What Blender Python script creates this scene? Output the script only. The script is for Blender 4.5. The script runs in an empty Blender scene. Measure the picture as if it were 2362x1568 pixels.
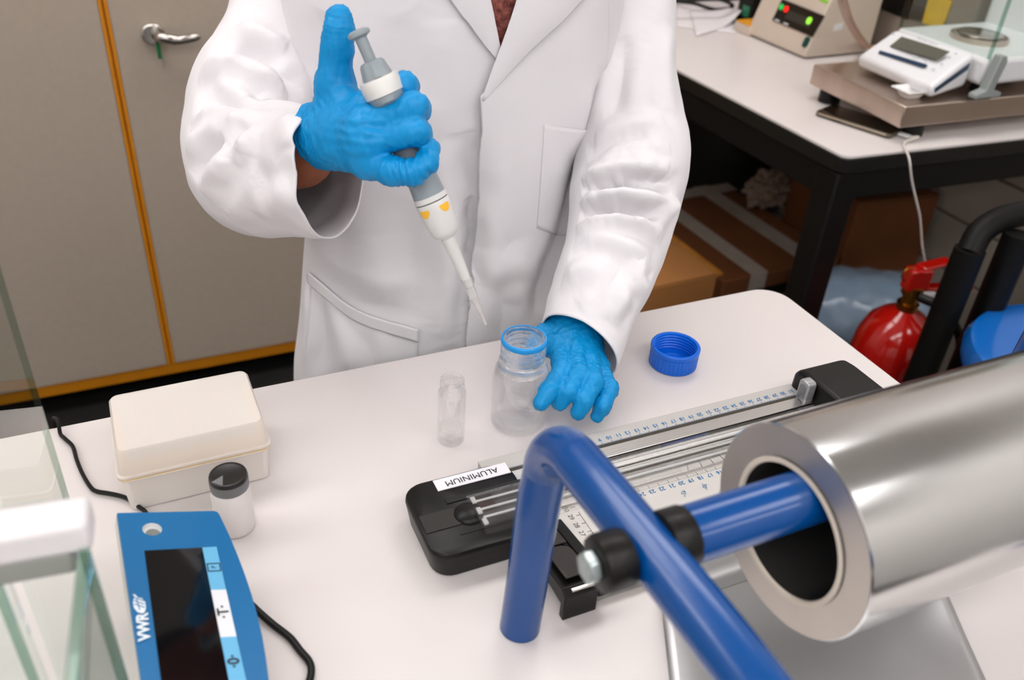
import bpy, bmesh, math, random
import numpy as np
from mathutils import Vector, Matrix

random.seed(7); RNG = np.random.default_rng(7)
SC = bpy.context.scene
COL = SC.collection
TZ = 0.9                       # height of the work table above the floor; coordinates below are relative to its top

# ---------------------------------------------------------------- camera
IW, IH, FPX, HT = 2362.0, 1568.0, 2040.0, 0.5575
CR = np.array([[0.9127, -0.1814, 0.3661], [-0.4045, -0.5270, 0.7474], [0.0573, -0.8303, -0.5544]])
for i in range(3):
    CR[i] /= np.linalg.norm(CR[i])
EYE = np.array([0, 0, HT])
camd = bpy.data.cameras.new('camera'); cam = bpy.data.objects.new('camera', camd); COL.objects.link(cam)
camd.sensor_width = 36.0; camd.sensor_fit = 'HORIZONTAL'; camd.lens = FPX / IW * 36.0
camd.clip_start = 0.02; camd.clip_end = 50
_x = Vector(CR @ np.array([1, 0, 0])).normalized(); _z = -Vector(CR @ np.array([0, 0, 1])).normalized(); _y = _z.cross(_x).normalized(); _x = _y.cross(_z)
cam.matrix_world = Matrix(((_x.x, _y.x, _z.x, 0), (_x.y, _y.y, _z.y, 0), (_x.z, _y.z, _z.z, HT + TZ), (0, 0, 0, 1)))
camd.dof.use_dof = True; camd.dof.focus_distance = 0.84; camd.dof.aperture_fstop = 5.6
SC.camera = cam
SC.view_settings.view_transform = 'Standard'; SC.view_settings.look = 'None'
SC.view_settings.gamma = 1.0; SC.view_settings.use_curve_mapping = False
SC.view_settings.exposure = 0.45
SC.cycles.transparent_max_bounces = 24; SC.cycles.max_bounces = 9

# ---------------------------------------------------------------- world and lamp strength
world = bpy.data.worlds.new('world'); SC.world = world; world.use_nodes = True
world.node_tree.nodes['Background'].inputs[0].default_value = (0.9, 0.93, 1.0, 1)
world.node_tree.nodes['Background'].inputs[1].default_value = 0.15
LAMP_STRENGTH = 5.0

def at(px, py, z=0.0):          # the point at height z (above the table top) seen at a pixel
    d = CR @ np.array([px - IW / 2, py - IH / 2, FPX]); return EYE + d * ((z - HT) / d[2])
def dp(px, py, d):              # the point at depth d seen at a pixel
    return EYE + CR @ np.array([px - IW / 2, py - IH / 2, FPX]) * d / FPX
def yd(px, py, Y):
    d = CR @ np.array([px - IW / 2, py - IH / 2, FPX]); return EYE + d * (Y / d[1])
def onpl(px, py, P0, n):        # the point of a plane seen at a pixel
    d = CR @ np.array([px - IW / 2, py - IH / 2, FPX]); P0 = np.asarray(P0, float); n = np.asarray(n, float)
    return EYE + d * (((P0 - EYE) @ n) / (d @ n))
def proj(P):
    c = (np.asarray(P, float) - EYE) @ CR
    return np.stack([c[..., 0] / c[..., 2] * FPX + IW / 2, c[..., 1] / c[..., 2] * FPX + IH / 2, c[..., 2]], -1)
def A(*a): return np.array(a, float)
def nrm(v): v = np.asarray(v, float); return v / np.linalg.norm(v)

# ---------------------------------------------------------------- materials
def lin(c):
    if isinstance(c, str):
        c = [int(c[i:i + 2], 16) for i in (1, 3, 5)]
    c = [v / 255.0 for v in c]
    return tuple(v / 12.92 if v <= 0.04045 else ((v + 0.055) / 1.055) ** 2.4 for v in c) + (1.0,)
MATS = {}
def mat(name, col, rough=0.5, metal=0.0, var=0.0, vscale=8.0, bump=0.0, bscale=200.0, trans=0.0, ior=1.45, alpha=1.0, coat=0.0,
        sss=0.0, emit=None, estr=0.0, spec=0.5, sheen=0.0, aniso=0.0, stretch=None, col2=None):
    if name in MATS: return MATS[name]
    m = bpy.data.materials.new(name); m.use_nodes = True; nt = m.node_tree; b = nt.nodes['Principled BSDF']
    c = lin(col); b.inputs['Base Color'].default_value = c
    b.inputs['Roughness'].default_value = rough; b.inputs['Metallic'].default_value = metal
    b.inputs['IOR'].default_value = ior; b.inputs['Transmission Weight'].default_value = trans
    b.inputs['Alpha'].default_value = alpha; b.inputs['Coat Weight'].default_value = coat
    b.inputs['Coat Roughness'].default_value = 0.06
    b.inputs['Specular IOR Level'].default_value = spec; b.inputs['Sheen Weight'].default_value = sheen
    b.inputs['Anisotropic'].default_value = aniso
    if sss: b.inputs['Subsurface Weight'].default_value = sss; b.inputs['Subsurface Radius'].default_value = (0.01, 0.008, 0.006)
    if emit is not None: b.inputs['Emission Color'].default_value = lin(emit); b.inputs['Emission Strength'].default_value = estr
    if var or bump:
        tc = nt.nodes.new('ShaderNodeTexCoord'); src = tc.outputs['Object']
        if stretch:
            mp = nt.nodes.new('ShaderNodeMapping'); mp.inputs['Scale'].default_value = stretch; nt.links.new(src, mp.inputs['Vector']); src = mp.outputs[0]
    if var:
        n = nt.nodes.new('ShaderNodeTexNoise'); n.inputs['Scale'].default_value = vscale; n.inputs['Detail'].default_value = 4
        nt.links.new(src, n.inputs['Vector'])
        r = nt.nodes.new('ShaderNodeValToRGB'); r.color_ramp.elements[0].position = 0.3; r.color_ramp.elements[1].position = 0.7
        if col2 is not None: r.color_ramp.elements[0].color = lin(col2)
        else: r.color_ramp.elements[0].color = tuple(v * (1 - var) for v in c[:3]) + (1,)
        r.color_ramp.elements[1].color = c
        nt.links.new(n.outputs['Fac'], r.inputs['Fac']); nt.links.new(r.outputs['Color'], b.inputs['Base Color'])
    if bump:
        n2 = nt.nodes.new('ShaderNodeTexNoise'); n2.inputs['Scale'].default_value = bscale; n2.inputs['Detail'].default_value = 3
        nt.links.new(src, n2.inputs['Vector'])
        bp = nt.nodes.new('ShaderNodeBump'); bp.inputs['Strength'].default_value = bump; bp.inputs['Distance'].default_value = 0.002
        nt.links.new(n2.outputs['Fac'], bp.inputs['Height']); nt.links.new(bp.outputs[0], b.inputs['Normal'])
    MATS[name] = m; return m

def glassmat(name, tint='#ffffff', refr=0.3, rough=0.0, ior=1.45, dens=1.0):
    if name in MATS: return MATS[name]
    m = bpy.data.materials.new(name); m.use_nodes = True; nt = m.node_tree; nt.nodes.remove(nt.nodes['Principled BSDF']); out = nt.nodes['Material Output']
    tr = nt.nodes.new('ShaderNodeBsdfTransparent'); tr.inputs[0].default_value = lin(tint)
    gl = nt.nodes.new('ShaderNodeBsdfGlass'); gl.inputs['Color'].default_value = lin(tint); gl.inputs['IOR'].default_value = ior; gl.inputs['Roughness'].default_value = rough
    go = nt.nodes.new('ShaderNodeBsdfGlossy'); go.inputs['Roughness'].default_value = rough; go.inputs['Color'].default_value = (1, 1, 1, 1)
    fr = nt.nodes.new('ShaderNodeFresnel'); fr.inputs['IOR'].default_value = ior
    m1 = nt.nodes.new('ShaderNodeMixShader'); m1.inputs[0].default_value = refr; nt.links.new(tr.outputs[0], m1.inputs[1]); nt.links.new(gl.outputs[0], m1.inputs[2])
    m2 = nt.nodes.new('ShaderNodeMixShader'); ge_ = nt.nodes.new('ShaderNodeNewGeometry'); inv = nt.nodes.new('ShaderNodeMath'); inv.operation = 'SUBTRACT'; inv.inputs[0].default_value = 1.0; nt.links.new(ge_.outputs['Backfacing'], inv.inputs[1])
    mu = nt.nodes.new('ShaderNodeMath'); mu.operation = 'MULTIPLY'; nt.links.new(fr.outputs[0], mu.inputs[0]); nt.links.new(inv.outputs[0], mu.inputs[1]); nt.links.new(mu.outputs[0], m2.inputs[0]); nt.links.new(m1.outputs[0], m2.inputs[1]); nt.links.new(go.outputs[0], m2.inputs[2])
    nt.links.new(m2.outputs[0], out.inputs['Surface']); MATS[name] = m; return m

# ---------------------------------------------------------------- mesh helpers
ORG = {}
def root_org(o): return ORG[o.name]
def props(o, label=None, cat=None, group=None, kind=None):
    if label: o['label'] = label
    if cat: o['category'] = cat
    if group: o['group'] = group
    if kind: o['kind'] = kind
    return o
def thing(name, label, cat, org, group=None):
    o = bpy.data.objects.new(name, None); COL.objects.link(o); o.empty_display_size = 0.05
    org = np.asarray(org, float); o.location = (org[0], org[1], org[2] + TZ); ORG[o.name] = org
    return props(o, label, cat, group)

class MB:
    def __init__(s): s.v = []; s.f = []; s.n = 0
    def add(s, verts, faces):
        verts = np.asarray(verts, float).reshape(-1, 3)
        s.v.append(verts); s.f += [tuple(i + s.n for i in fc) for fc in faces]; s.n += len(verts); return s
    def box(s, c, size, X=None, Z=None):
        X = nrm(X) if X is not None else A(1, 0, 0); Z = nrm(Z) if Z is not None else A(0, 0, 1)
        Y = np.cross(Z, X); Y /= np.linalg.norm(Y); X = np.cross(Y, Z)
        h = np.asarray(size, float) / 2; c = np.asarray(c, float)
        V = [c + X * h[0] * i + Y * h[1] * j + Z * h[2] * k for k in (-1, 1) for j in (-1, 1) for i in (-1, 1)]
        return s.add(V, [(0, 2, 3, 1), (4, 5, 7, 6), (0, 1, 5, 4), (2, 6, 7, 3), (0, 4, 6, 2), (1, 3, 7, 5)])
    def grid(s, G, cu=False, cv=False, flip=False):      # G[nv, nu, 3]
        nv, nu = G.shape[:2]; F = []
        for j in range(nv if cv else nv - 1):
            for i in range(nu if cu else nu - 1):
                a, b = j * nu + i, j * nu + (i + 1) % nu; c, d = ((j + 1) % nv) * nu + (i + 1) % nu, ((j + 1) % nv) * nu + i
                F.append((a, d, c, b) if flip else (a, b, c, d))
        return s.add(G.reshape(-1, 3), F)
    def lathe(s, prof, org=(0, 0, 0), axis=(0, 0, 1), n=40, cap0=False, cap1=False, ref=None):
        Z = nrm(axis); ref = A(1, 0, 0) if ref is None else np.asarray(ref, float)
        if abs(Z @ nrm(ref)) > 0.95: ref = A(0, 1, 0)
        X = nrm(ref - Z * (ref @ Z)); Y = np.cross(Z, X); t = np.linspace(0, 2 * np.pi, n, endpoint=False)
        G = np.array([[np.asarray(org) + X * r * np.cos(a) + Y * r * np.sin(a) + Z * z for a in t] for r, z in prof])
        b0 = s.n; s.grid(G, cu=True)
        if cap0: s.f.append(tuple(b0 + i for i in range(n))[::-1])
        if cap1: s.f.append(tuple(b0 + (len(prof) - 1) * n + i for i in range(n)))
        return s
    def cyl(s, p0, p1, r0, r1=None, n=24, bev=0.0):
        p0 = np.asarray(p0, float); p1 = np.asarray(p1, float); L = np.linalg.norm(p1 - p0); r1 = r0 if r1 is None else r1
        if bev: pr = [(r0 - bev, 0), (r0 - bev * .3, bev * .3), (r0, bev), (r1, L - bev), (r1 - bev * .3, L - bev * .3), (r1 - bev, L)]
        else: pr = [(r0, 0), (r1, L)]
        return s.lathe(pr, p0, p1 - p0, n, True, True)
    def tube(s, path, r, n=12, closed=False, caps=True, squash=None):
        P = np.asarray(path, float); m = len(P); r = np.broadcast_to(np.asarray(r, float), (m,))
        T = np.gradient(P, axis=0) if not closed else (np.roll(P, -1, 0) - np.roll(P, 1, 0))
        T /= np.linalg.norm(T, axis=1)[:, None]
        ref = A(0, 0, 1) if abs(T[0][2]) < 0.9 else A(1, 0, 0)
        N = nrm(ref - T[0] * (ref @ T[0])); G = []; t = np.linspace(0, 2 * np.pi, n, endpoint=False)
        for k in range(m):
            N = nrm(N - T[k] * (N @ T[k])); B = np.cross(T[k], N)
            G.append(P[k] + r[k] * (np.outer(np.cos(t), N) + np.outer(np.sin(t), B) * (squash or 1)))
        b0 = s.n; s.grid(np.array(G), cu=True, cv=closed)
        if caps and not closed:
            s.f.append(tuple(b0 + i for i in range(n))[::-1]); s.f.append(tuple(b0 + (m - 1) * n + i for i in range(n)))
        return s
    def prism(s, poly, vec):           # poly list of 3D points (planar), extruded along vec
        P = np.asarray(poly, float); n = len(P); Q = P + np.asarray(vec, float)
        return s.add(np.vstack([P, Q]), [tuple(range(n))[::-1], tuple(range(n, 2 * n))] + [(i, (i + 1) % n, n + (i + 1) % n, n + i) for i in range(n)])
    def build(s, name, m, parent=None, org=None, bevel=0.0, seg=2, smooth=True, ang=40, label=None, cat=None, group=None, kind=None, solid=0.0, sub=0, fixn=True):
        V = np.vstack(s.v); o3 = root_org(parent) if parent is not None else (np.asarray(org, float) if org is not None else A(V[:, 0].mean(), V[:, 1].mean(), V[:, 2].min()))
        me = bpy.data.meshes.new(name); me.from_pydata((V - o3).tolist(), [], s.f); me.update()
        if fixn:
            bm = bmesh.new(); bm.from_mesh(me); bmesh.ops.recalc_face_normals(bm, faces=bm.faces); bm.to_mesh(me); bm.free()
        if smooth:
            me.polygons.foreach_set('use_smooth', [True] * len(me.polygons)); me.set_sharp_from_angle(angle=math.radians(ang))
        if m is not None: me.materials.append(m)
        o = bpy.data.objects.new(name, me); COL.objects.link(o)
        if parent is not None: o.parent = parent; ORG[o.name] = o3
        else: o.location = (o3[0], o3[1], o3[2] + TZ); ORG[o.name] = o3
        if solid: md = o.modifiers.new('solid', 'SOLIDIFY'); md.thickness = solid; md.offset = 0
        if bevel:
            md = o.modifiers.new('bevel', 'BEVEL'); md.width = bevel; md.segments = seg; md.limit_method = 'ANGLE'; md.angle_limit = math.radians(30)
        if sub: md = o.modifiers.new('sub', 'SUBSURF'); md.levels = sub; md.render_levels = sub
        return props(o, label, cat, group, kind)

def catmull(P, n):
    P = np.asarray(P, float); m = len(P); Q = np.vstack([2 * P[0] - P[1], P, 2 * P[-1] - P[-2]]); out = []
    for t in np.linspace(0, m - 1, n):
        i = min(int(t), m - 2); u = t - i; a, b, c, d = Q[i:i + 4]
        out.append(0.5 * ((2 * b) + (c - a) * u + (2 * a - 5 * b + 4 * c - d) * u * u + (3 * b - a - 3 * c + d) * u ** 3))
    return np.array(out)
def rrect(w, h, r, n=6, cx=0, cy=0):
    P = []
    for sx, sy, a0 in ((1, 1, 0), (-1, 1, 90), (-1, -1, 180), (1, -1, 270)):
        for k in range(n + 1):
            a = math.radians(a0 + 90 * k / n); P.append((cx + sx * (w / 2 - r) + r * math.cos(a), cy + sy * (h / 2 - r) + r * math.sin(a)))
    return P
def text_mb(body, size, O, X, Y, align='CENTER', lift=0.0003, bold=0.0, mb=None):
    cu = bpy.data.curves.new('t', 'FONT'); cu.body = body; cu.size = size; cu.align_x = align; cu.align_y = 'CENTER'; cu.offset = bold; cu.resolution_u = 3
    o = bpy.data.objects.new('t', cu); COL.objects.link(o); dg = bpy.context.evaluated_depsgraph_get(); dg.update()
    me = bpy.data.meshes.new_from_object(o.evaluated_get(dg)); X = nrm(X); Y = nrm(Y); N = np.cross(X, Y)
    V = np.array([v.co[:] for v in me.vertices]).reshape(-1, 3); F = [tuple(p.vertices) for p in me.polygons]
    bpy.data.objects.remove(o); bpy.data.curves.remove(cu); bpy.data.meshes.remove(me)
    mb = mb or MB()
    if len(V): mb.add(np.asarray(O) + V[:, :1] * X + V[:, 1:2] * Y + N * lift, F)
    return mb

def vnoise(P, seed=0):           # smooth gradient noise
    P = np.asarray(P, float); g = np.random.default_rng(seed).normal(size=(24, 24, 24, 3)); g /= np.linalg.norm(g, axis=-1, keepdims=True)
    i = np.floor(P).astype(int); f = P - i; u = f * f * f * (f * (f * 6 - 15) + 10); out = 0
    for dx in (0, 1):
        for dy in (0, 1):
            for dz in (0, 1):
                w = np.where(dx, u[:, 0], 1 - u[:, 0]) * np.where(dy, u[:, 1], 1 - u[:, 1]) * np.where(dz, u[:, 2], 1 - u[:, 2])
                G_ = g[(i[:, 0] + dx) % 24, (i[:, 1] + dy) % 24, (i[:, 2] + dz) % 24]
                out = out + w * np.einsum('ij,ij->i', G_, f - np.array([dx, dy, dz]))
    return out * 1.6

# ---------------------------------------------------------------- the room
M_WALL = mat('wall paint', '#dcd9d6', 0.7, var=0.05, vscale=3)
M_FLOOR = mat('dark vinyl floor', '#1d1c1c', 0.55, var=0.3, vscale=30, bump=0.05)
M_CEIL = mat('ceiling board', '#e8e7e5', 0.8, var=0.04, vscale=6)
M_BLK = mat('painted block', '#a39a8f', 0.65, var=0.06, vscale=12, bump=0.15, bscale=120)
M_MORTAR = mat('block joint', '#6f675d', 0.9, var=0.1, vscale=40)
X0, X1, Y0, Y1, ZF, ZC = -2.6, 2.08, -2.6, 2.68, -0.9, 1.85
def slab(name, lo, hi, m, **k):
    lo = np.asarray(lo, float); hi = np.asarray(hi, float)
    return MB().box((lo + hi) / 2, hi - lo).build(name, m, smooth=False, kind='structure', **k)
slab('floor', (X0, Y0, ZF - .05), (X1, Y1, ZF), M_FLOOR)
slab('ceiling', (X0, Y0, ZC), (X1, Y1, ZC + .05), M_CEIL)
slab('wall_back', (X0, Y1, ZF), (X1, Y1 + .08, ZC), M_WALL)
slab('wall_front', (X0, Y0 - .08, ZF), (X1, Y0, ZC), M_WALL)
slab('wall_left', (X0 - .08, Y0 - .08, ZF), (X0, Y1 + .08, ZC), M_WALL)
wr = slab('wall_right', (X1 + .008, Y0 - .08, ZF), (X1 + .1, Y1 + .08, ZC), M_MORTAR)
bw, bh, j = 0.30, 0.15, 0.008
me_blk = None
for r in range(7):
    for k in range(-1, 11):
        y = -0.35 + k * bw + (bw / 2 if r % 2 else 0); z = ZF + r * bh
        if y < -.6 or y + bw > Y1 + .01: continue
        if me_blk is None:
            b = MB().box((X1 + .004, y + bw / 2, z + bh / 2), (.014, bw - j, bh - j)).build('block', M_BLK, wr, bevel=.003, smooth=False); me_blk = b; base = A(y, z)
        else:
            b = bpy.data.objects.new('block', me_blk.data); COL.objects.link(b); b.parent = wr; b.location = (0, y - base[0], z - base[1])
            md = b.modifiers.new('bevel', 'BEVEL'); md.width = .003; md.segments = 2
MB().box((X1 + .0, (Y0 + Y1) / 2, ZF + 7 * bh + (ZC - ZF - 7 * bh) / 2), (.016, Y1 - Y0, ZC - ZF - 7 * bh)).build('plaster', M_WALL, wr, smooth=False)
MB().box((X1 + .004, (Y0 - .6) / 2, ZF + 7 * bh / 2), (.008, -.6 - Y0, 7 * bh)).build('plaster', M_WALL, wr, smooth=False)

M_LAMPB = mat('lamp housing', '#eeeeee', 0.4)
M_LAMP = mat('lamp diffuser', '#ffffff', 0.4, emit='#faf7f6', estr=LAMP_STRENGTH)
lamps = [(x, y) for y in (-1.95, -.65, 1.35) for x in (-1.75, -.3, 1.15)]
for i, (x, y) in enumerate(lamps):
    t = thing('ceiling_light', 'glowing white ceiling light, %s row, %s of three' % (('nearest', 'middle', 'farthest')[i // 3], ('left', 'centre', 'right')[i % 3]), 'lamp', (x, y, ZC - .06), 'ceiling lights over the laboratory')
    MB().box((x, y, ZC - .025), (1.3, .64, .05)).build('housing', M_LAMPB, t, bevel=.006)
    MB().box((x, y, ZC - .055), (1.24, .58, .012)).build('diffuser', M_LAMP, t, bevel=.004)
# ---------------------------------------------------------------- cabinet behind the person
M_GREY = mat('grey laminate', '#aa9d8f', 0.55, var=0.05, vscale=60, bump=0.06, bscale=900)
M_ORANGE = mat('orange lacquer', '#d98a12', 0.4, var=0.08, vscale=20)
M_BLACK = mat('black plastic', '#0f0f0e', 0.4, spec=.3, bump=0.04, bscale=600)
M_BLACKM = mat('matt black steel', '#0a0908', 0.5, spec=.25, bump=0.03, bscale=400)
M_CHROME = mat('chrome', '#c9c5c0', 0.12, 1.0)
YC = 2.02
sb = yd(395, 838, YC); st = yd(235, 0, YC); sx = (sb[0] + st[0]) / 2; zb = sb[2]
cab = thing('storage_cabinet', 'tall grey two door cabinet with orange edging behind the person', 'cabinet', (sx, YC + .3, ZF))
MB().box((sx, YC + .31, (zb - .04 + 1.05) / 2 + .0), (1.24, .60, 1.05 - zb + .04)).build('body', M_ORANGE, cab, bevel=.003)
MB().box((sx, YC + .35, (ZF + zb - .042) / 2), (1.22, .48, zb - .042 - ZF)).build('plinth', M_BLACKM, cab)
for s in (-1, 1):
    cx = sx + s * .308
    d = MB().box((cx, YC + .008, (zb + 1.02) / 2), (.598, .02, 1.02 - zb)).build('door', M_GREY, cab, bevel=.002)
    MB().box((sx + s * .0056, YC + .0085, (zb + 1.02) / 2), (.0055, .022, 1.02 - zb)).build('edge_band', M_ORANGE, d)
hp = yd(352, 76, YC); hd = None
hd = MB()
pl = [A(hp[0] + x, YC - .002, hp[2] + z) for x, z in rrect(.046, .042, .02)]
hd.prism(pl, (0, -.012, 0))
hb = hd.build('handle', M_CHROME, d, bevel=.003)
hp2 = yd(455, 73, YC)
MB().tube(catmull([hp + A(.004, -.012, 0), hp + A(.012, -.045, .002), hp + A(.04, -.05, -.004), A(hp2[0] - .03, YC - .05, hp2[2] - .001), A(hp2[0], YC - .046, hp2[2] + .002)], 24),
          [.011] * 6 + [.0105] * 6 + [.009] * 9 + [.0085, .0075, .004], 16, squash=.8).build('handle', M_CHROME, d)
kp = yd(361, 98, YC - .02)
M_GREEN = mat('green plastic', '#0d6a33', 0.4)
k = MB().tube([kp + A(0, 0, .012), kp + A(.001, 0, -.004)], .0022, 8).build('key', M_CHROME, d, label='small key hanging in the lock')
MB().box(kp + A(.002, 0, -.018), (.008, .004, .032)).build('key_tag', M_GREEN, d, bevel=.001, label='green key tag')
MB().box(kp + A(.007, 0, -.041), (.005, .002, .022), X=(1, 0, .2)).build('key_ring', M_CHROME, d)

# ---------------------------------------------------------------- work table in front
M_TOP = mat('white laminate', '#d9d2d0', 0.3, var=0.025, vscale=5, bump=0.02, bscale=700)
wt = thing('work_table', 'white topped laboratory table in the foreground', 'table', (.0, .35, ZF))
TX0, TX1, TY0, TY1 = -1.3, .742, -.02, .757
poly = [A(TX1 - .035 + .035 * math.cos(a), TY1 - .035 + .035 * math.sin(a), 0) for a in np.linspace(0, math.pi / 2, 8)] + [A(TX0, TY1, 0), A(TX0, TY0, 0), A(TX1, TY0, 0)]
MB().prism(poly, (0, 0, -.028)).build('table_top', M_TOP, wt, bevel=.0015)
for y in (TY0 + .06, TY1 - .06):
    MB().box(((TX0 + TX1) / 2, y, -.055), (TX1 - TX0 - .1, .03, .05)).build('rail', M_BLACKM, wt)
for x in (TX0 + .08, TX1 - .08):
    for y in (TY0 + .06, TY1 - .06):
        MB().box((x, y, (-.028 + ZF) / 2), (.05, .05, -.028 - ZF)).build('leg', M_BLACKM, wt, bevel=.003)

# ---------------------------------------------------------------- bench at the right wall
bn = thing('side_bench', 'white topped bench with black frame along the right wall', 'table', (1.6, 1.8, ZF))
bp = [A(1.147, 1.084, 0), A(2.04, 1.045, 0), A(2.04, 2.6, 0), A(1.105, 2.6, 0)]
poly = [A(1.150 + .02 * (1 - math.cos(a)), 1.082 + .02 * (1 - math.sin(a)), 0) for a in np.linspace(0, math.pi / 2, 6)] + bp[1:]
MB().prism([p + A(.003, .003, 0) for p in poly], (0, 0, -.004)).build('table_top', M_TOP, bn)
M_EDGE = mat('black edge band', '#161512', 0.35, spec=.35, bump=0.03)
MB().prism([p - A(0, 0, .004) for p in poly], (0, 0, -.028)).build('edge_band', M_EDGE, bn, bevel=.002)
def beam(a, b, w, h, name, m, par, bevel=.003):
    a = np.asarray(a, float); b = np.asarray(b, float); L = np.linalg.norm(b - a)
    return MB().box((a + b) / 2, (L, w, h), X=b - a).build(name, m, par, bevel=bevel)
beam(bp[0] + A(.02, .035, -.062), bp[1] + A(-.02, .035, -.062), .05, .055, 'rail', M_BLACKM, bn)
beam(bp[0] + A(.035, .02, -.062), bp[3] + A(.035, -.02, -.062), .05, .055, 'rail', M_BLACKM, bn)
beam(bp[1] + A(-.05, .02, -.062), bp[2] + A(-.05, -.02, -.062), .05, .055, 'rail', M_BLACKM, bn)
for x, y in ((1.182, 1.118), (2.0, 1.09), (2.0, 2.55), (1.15, 2.55)):
    MB().box((x, y, (-.034 + ZF) / 2), (.055, .055, -.034 - ZF)).build('leg', M_BLACKM, bn, bevel=.004)

# ---------------------------------------------------------------- stainless weighing table on the bench
M_STEEL = mat('brushed stainless', '#cdbdb0', 0.28, 1.0, var=0.12, vscale=6, bump=0.05, bscale=300, stretch=(1, 8, 1))
PZ = .068
c0 = at(2110, 243, PZ); cL = at(1857, 150, PZ); cR = at(2362, 215, PZ)
ux = A(1, -.03, 0); uy = nrm(cL - c0); Ly = np.linalg.norm(cL - c0)
pf = thing('weighing_platform', 'brushed stainless steel platform on black feet under the far balance', 'platform', c0 + ux * .2 + uy * Ly / 2 + A(0, 0, -PZ))
pc = c0 + ux * .24 + uy * Ly / 2
MB().box(pc + A(0, 0, -.02), (.48, Ly, .04), X=ux).build('plate', M_STEEL, pf, bevel=.002)
for i in (.05, .42):
    for k in (.12, .88):
        p = c0 + ux * i + uy * Ly * k; MB().cyl(A(p[0], p[1], 0), A(p[0], p[1], PZ - .04), .022, n=20).build('foot', M_BLACK, pf)

# ---------------------------------------------------------------- far balance
M_WHITE = mat('white plastic', '#dcdcde', 0.35, bump=0.02, bscale=500)
M_NAVY = mat('navy keypad', '#14304c', 0.35)
M_LCD = mat('grey lcd', '#5b5a50', 0.15)
M_GLASS = glassmat('thin glass', '#f7fbf9', 0.0)
M_GEDGE = glassmat('glass edge', '#cfe0d8', 0.0, rough=.15)
M_CLAMP = mat('grey clamp plastic', '#8d9390', 0.4)
fb = thing('far_balance', 'white analytical balance with grey screen standing on the steel platform', 'balance', A(c0[0] + .2, c0[1] + .14, PZ))
zf, zbk = PZ + .03, PZ + .075
F0, F1 = at(1978, 128, zf), at(2150, 200, zf)     # front lower edge of the keypad face
B1, B0 = at(2252, 122, zbk), at(2066, 66, zbk)
MBk = MB(); dz = A(0, 0, -.02)
top = [F0, F1, B1, B0]; bot = [F0 + A(.006, 0, -.022), F1 + A(.006, 0, -.022), A(B1[0], B1[1], PZ + .012), A(B0[0], B0[1], PZ + .012)]
MBk.add(top + bot, [(0, 1, 2, 3), (7, 6, 5, 4), (0, 4, 5, 1), (1, 5, 6, 2), (2, 6, 7, 3), (3, 7, 4, 0)])
kh = MBk.build('display_housing', M_WHITE, fb, bevel=.008, seg=3)
n_ = nrm(np.cross(F1 - F0, B0 - F0)); n_ = n_ if n_[2] > 0 else -n_
def patch(pts, P0, n, m, name, par, th=.0012, bevel=0, **kw):      # a flat plate lying on a plane, corners given by where they show
    P = [onpl(x, y, P0, n) for x, y in pts]; return MB().prism(P, np.asarray(n) * th).build(name, m, par, bevel=bevel, smooth=False, **kw)
patch([(2053, 107), (2162, 139), (2191, 120), (2080, 85)], F0, n_, M_LCD, 'screen', kh)
patch([(2027, 121), (2030, 117), (2136, 149), (2140, 153), (2134, 156), (2126, 155), (2026, 123)], F0, n_, M_NAVY, 'key_strip', kh)
for x, y in ((2110, 130), (2137, 140), (2190, 134), (2205, 124), (2172, 148), (2153, 160), (2060, 78)):
    patch([(x - 4, y), (x, y + 2), (x + 4, y), (x, y - 2)], F0, n_, mat('key grey', '#b4bcc4', .4), 'key', kh)
text_mb('METTLER TOLEDO', .0062, onpl(2139, 96, F0, n_), F1 - F0, np.cross(n_, F1 - F0), lift=.001).build('lettering', mat('print grey', '#70747a', .5), kh, smooth=False)
sp = nrm(np.cross(F1 - B1, A(0, 0, 1)));
sd = [F1 * (1 - t) + B1 * t + A(0, 0, z) for t, z in ((.08, -.008), (.9, -.012), (.9, -.024), (.12, -.018))]
MB().prism([p + A(0, -.0006, 0) for p in sd], (0, -.0012, 0)).build('side_strip', M_NAVY, kh, smooth=False)
bx, by = B1[0] + .005, (B0[1] + B1[1]) / 2
hw = .115
MB().box((bx + .13, by, PZ + .045), (.26, hw * 2, .05)).build('base', M_WHITE, fb, bevel=.01, seg=3)
pcn = A(bx + .1, by, PZ + .07)
MB().lathe([(.001, .014), (.04, .014), (.043, .012), (.043, .009), (.012, .008), (.012, 0)], pcn, n=36).build('weighing_pan', M_CHROME, fb)
MB().lathe([(.05, 0), (.05, .009), (.052, .01), (.054, .009), (.054, 0)], pcn, n=36).build('pan_ring', M_STEEL, fb)
for nm, c, s in (('glass_pane', (bx + .004, by, PZ + .19), (.003, 2 * hw - .02, .24)), ('glass_pane', (bx + .125, by - hw + .01, PZ + .19), (.23, .003, .24)), ('glass_pane', (bx + .125, by + hw - .01, PZ + .19), (.23, .003, .24))):
    MB().box(c, s).build(nm, M_GLASS, fb, smooth=False)
MB().box((bx + .25, by, PZ + .19), (.012, 2 * hw, .26)).build('rear_panel', M_WHITE, fb, bevel=.004)
for q in (by - hw + .005, by + hw - .005):
    MB().box((bx + .004, q, PZ + .19), (.006, .006, .24)).build('glass_edge', M_GEDGE, fb, bevel=.001)
cp = A(bx + .0, by - hw - .004, PZ)
cl = MB(); cl.prism([cp + A(x, 0, z) for x, z in ((-.03, .006), (.035, .006), (.035, .014), (.012, .02), (.022, .07), (.016, .082), (.002, .082), (-.008, .02), (-.03, .014))], (0, -.018, 0))
cl.build('corner_clamp', M_CLAMP, fb, bevel=.002)
for q in (-.08, .08): MB().cyl((bx + .04, by + q, PZ + .0), (bx + .04, by + q, PZ + .022), .014, n=16).build('foot', M_BLACK, fb)
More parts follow.
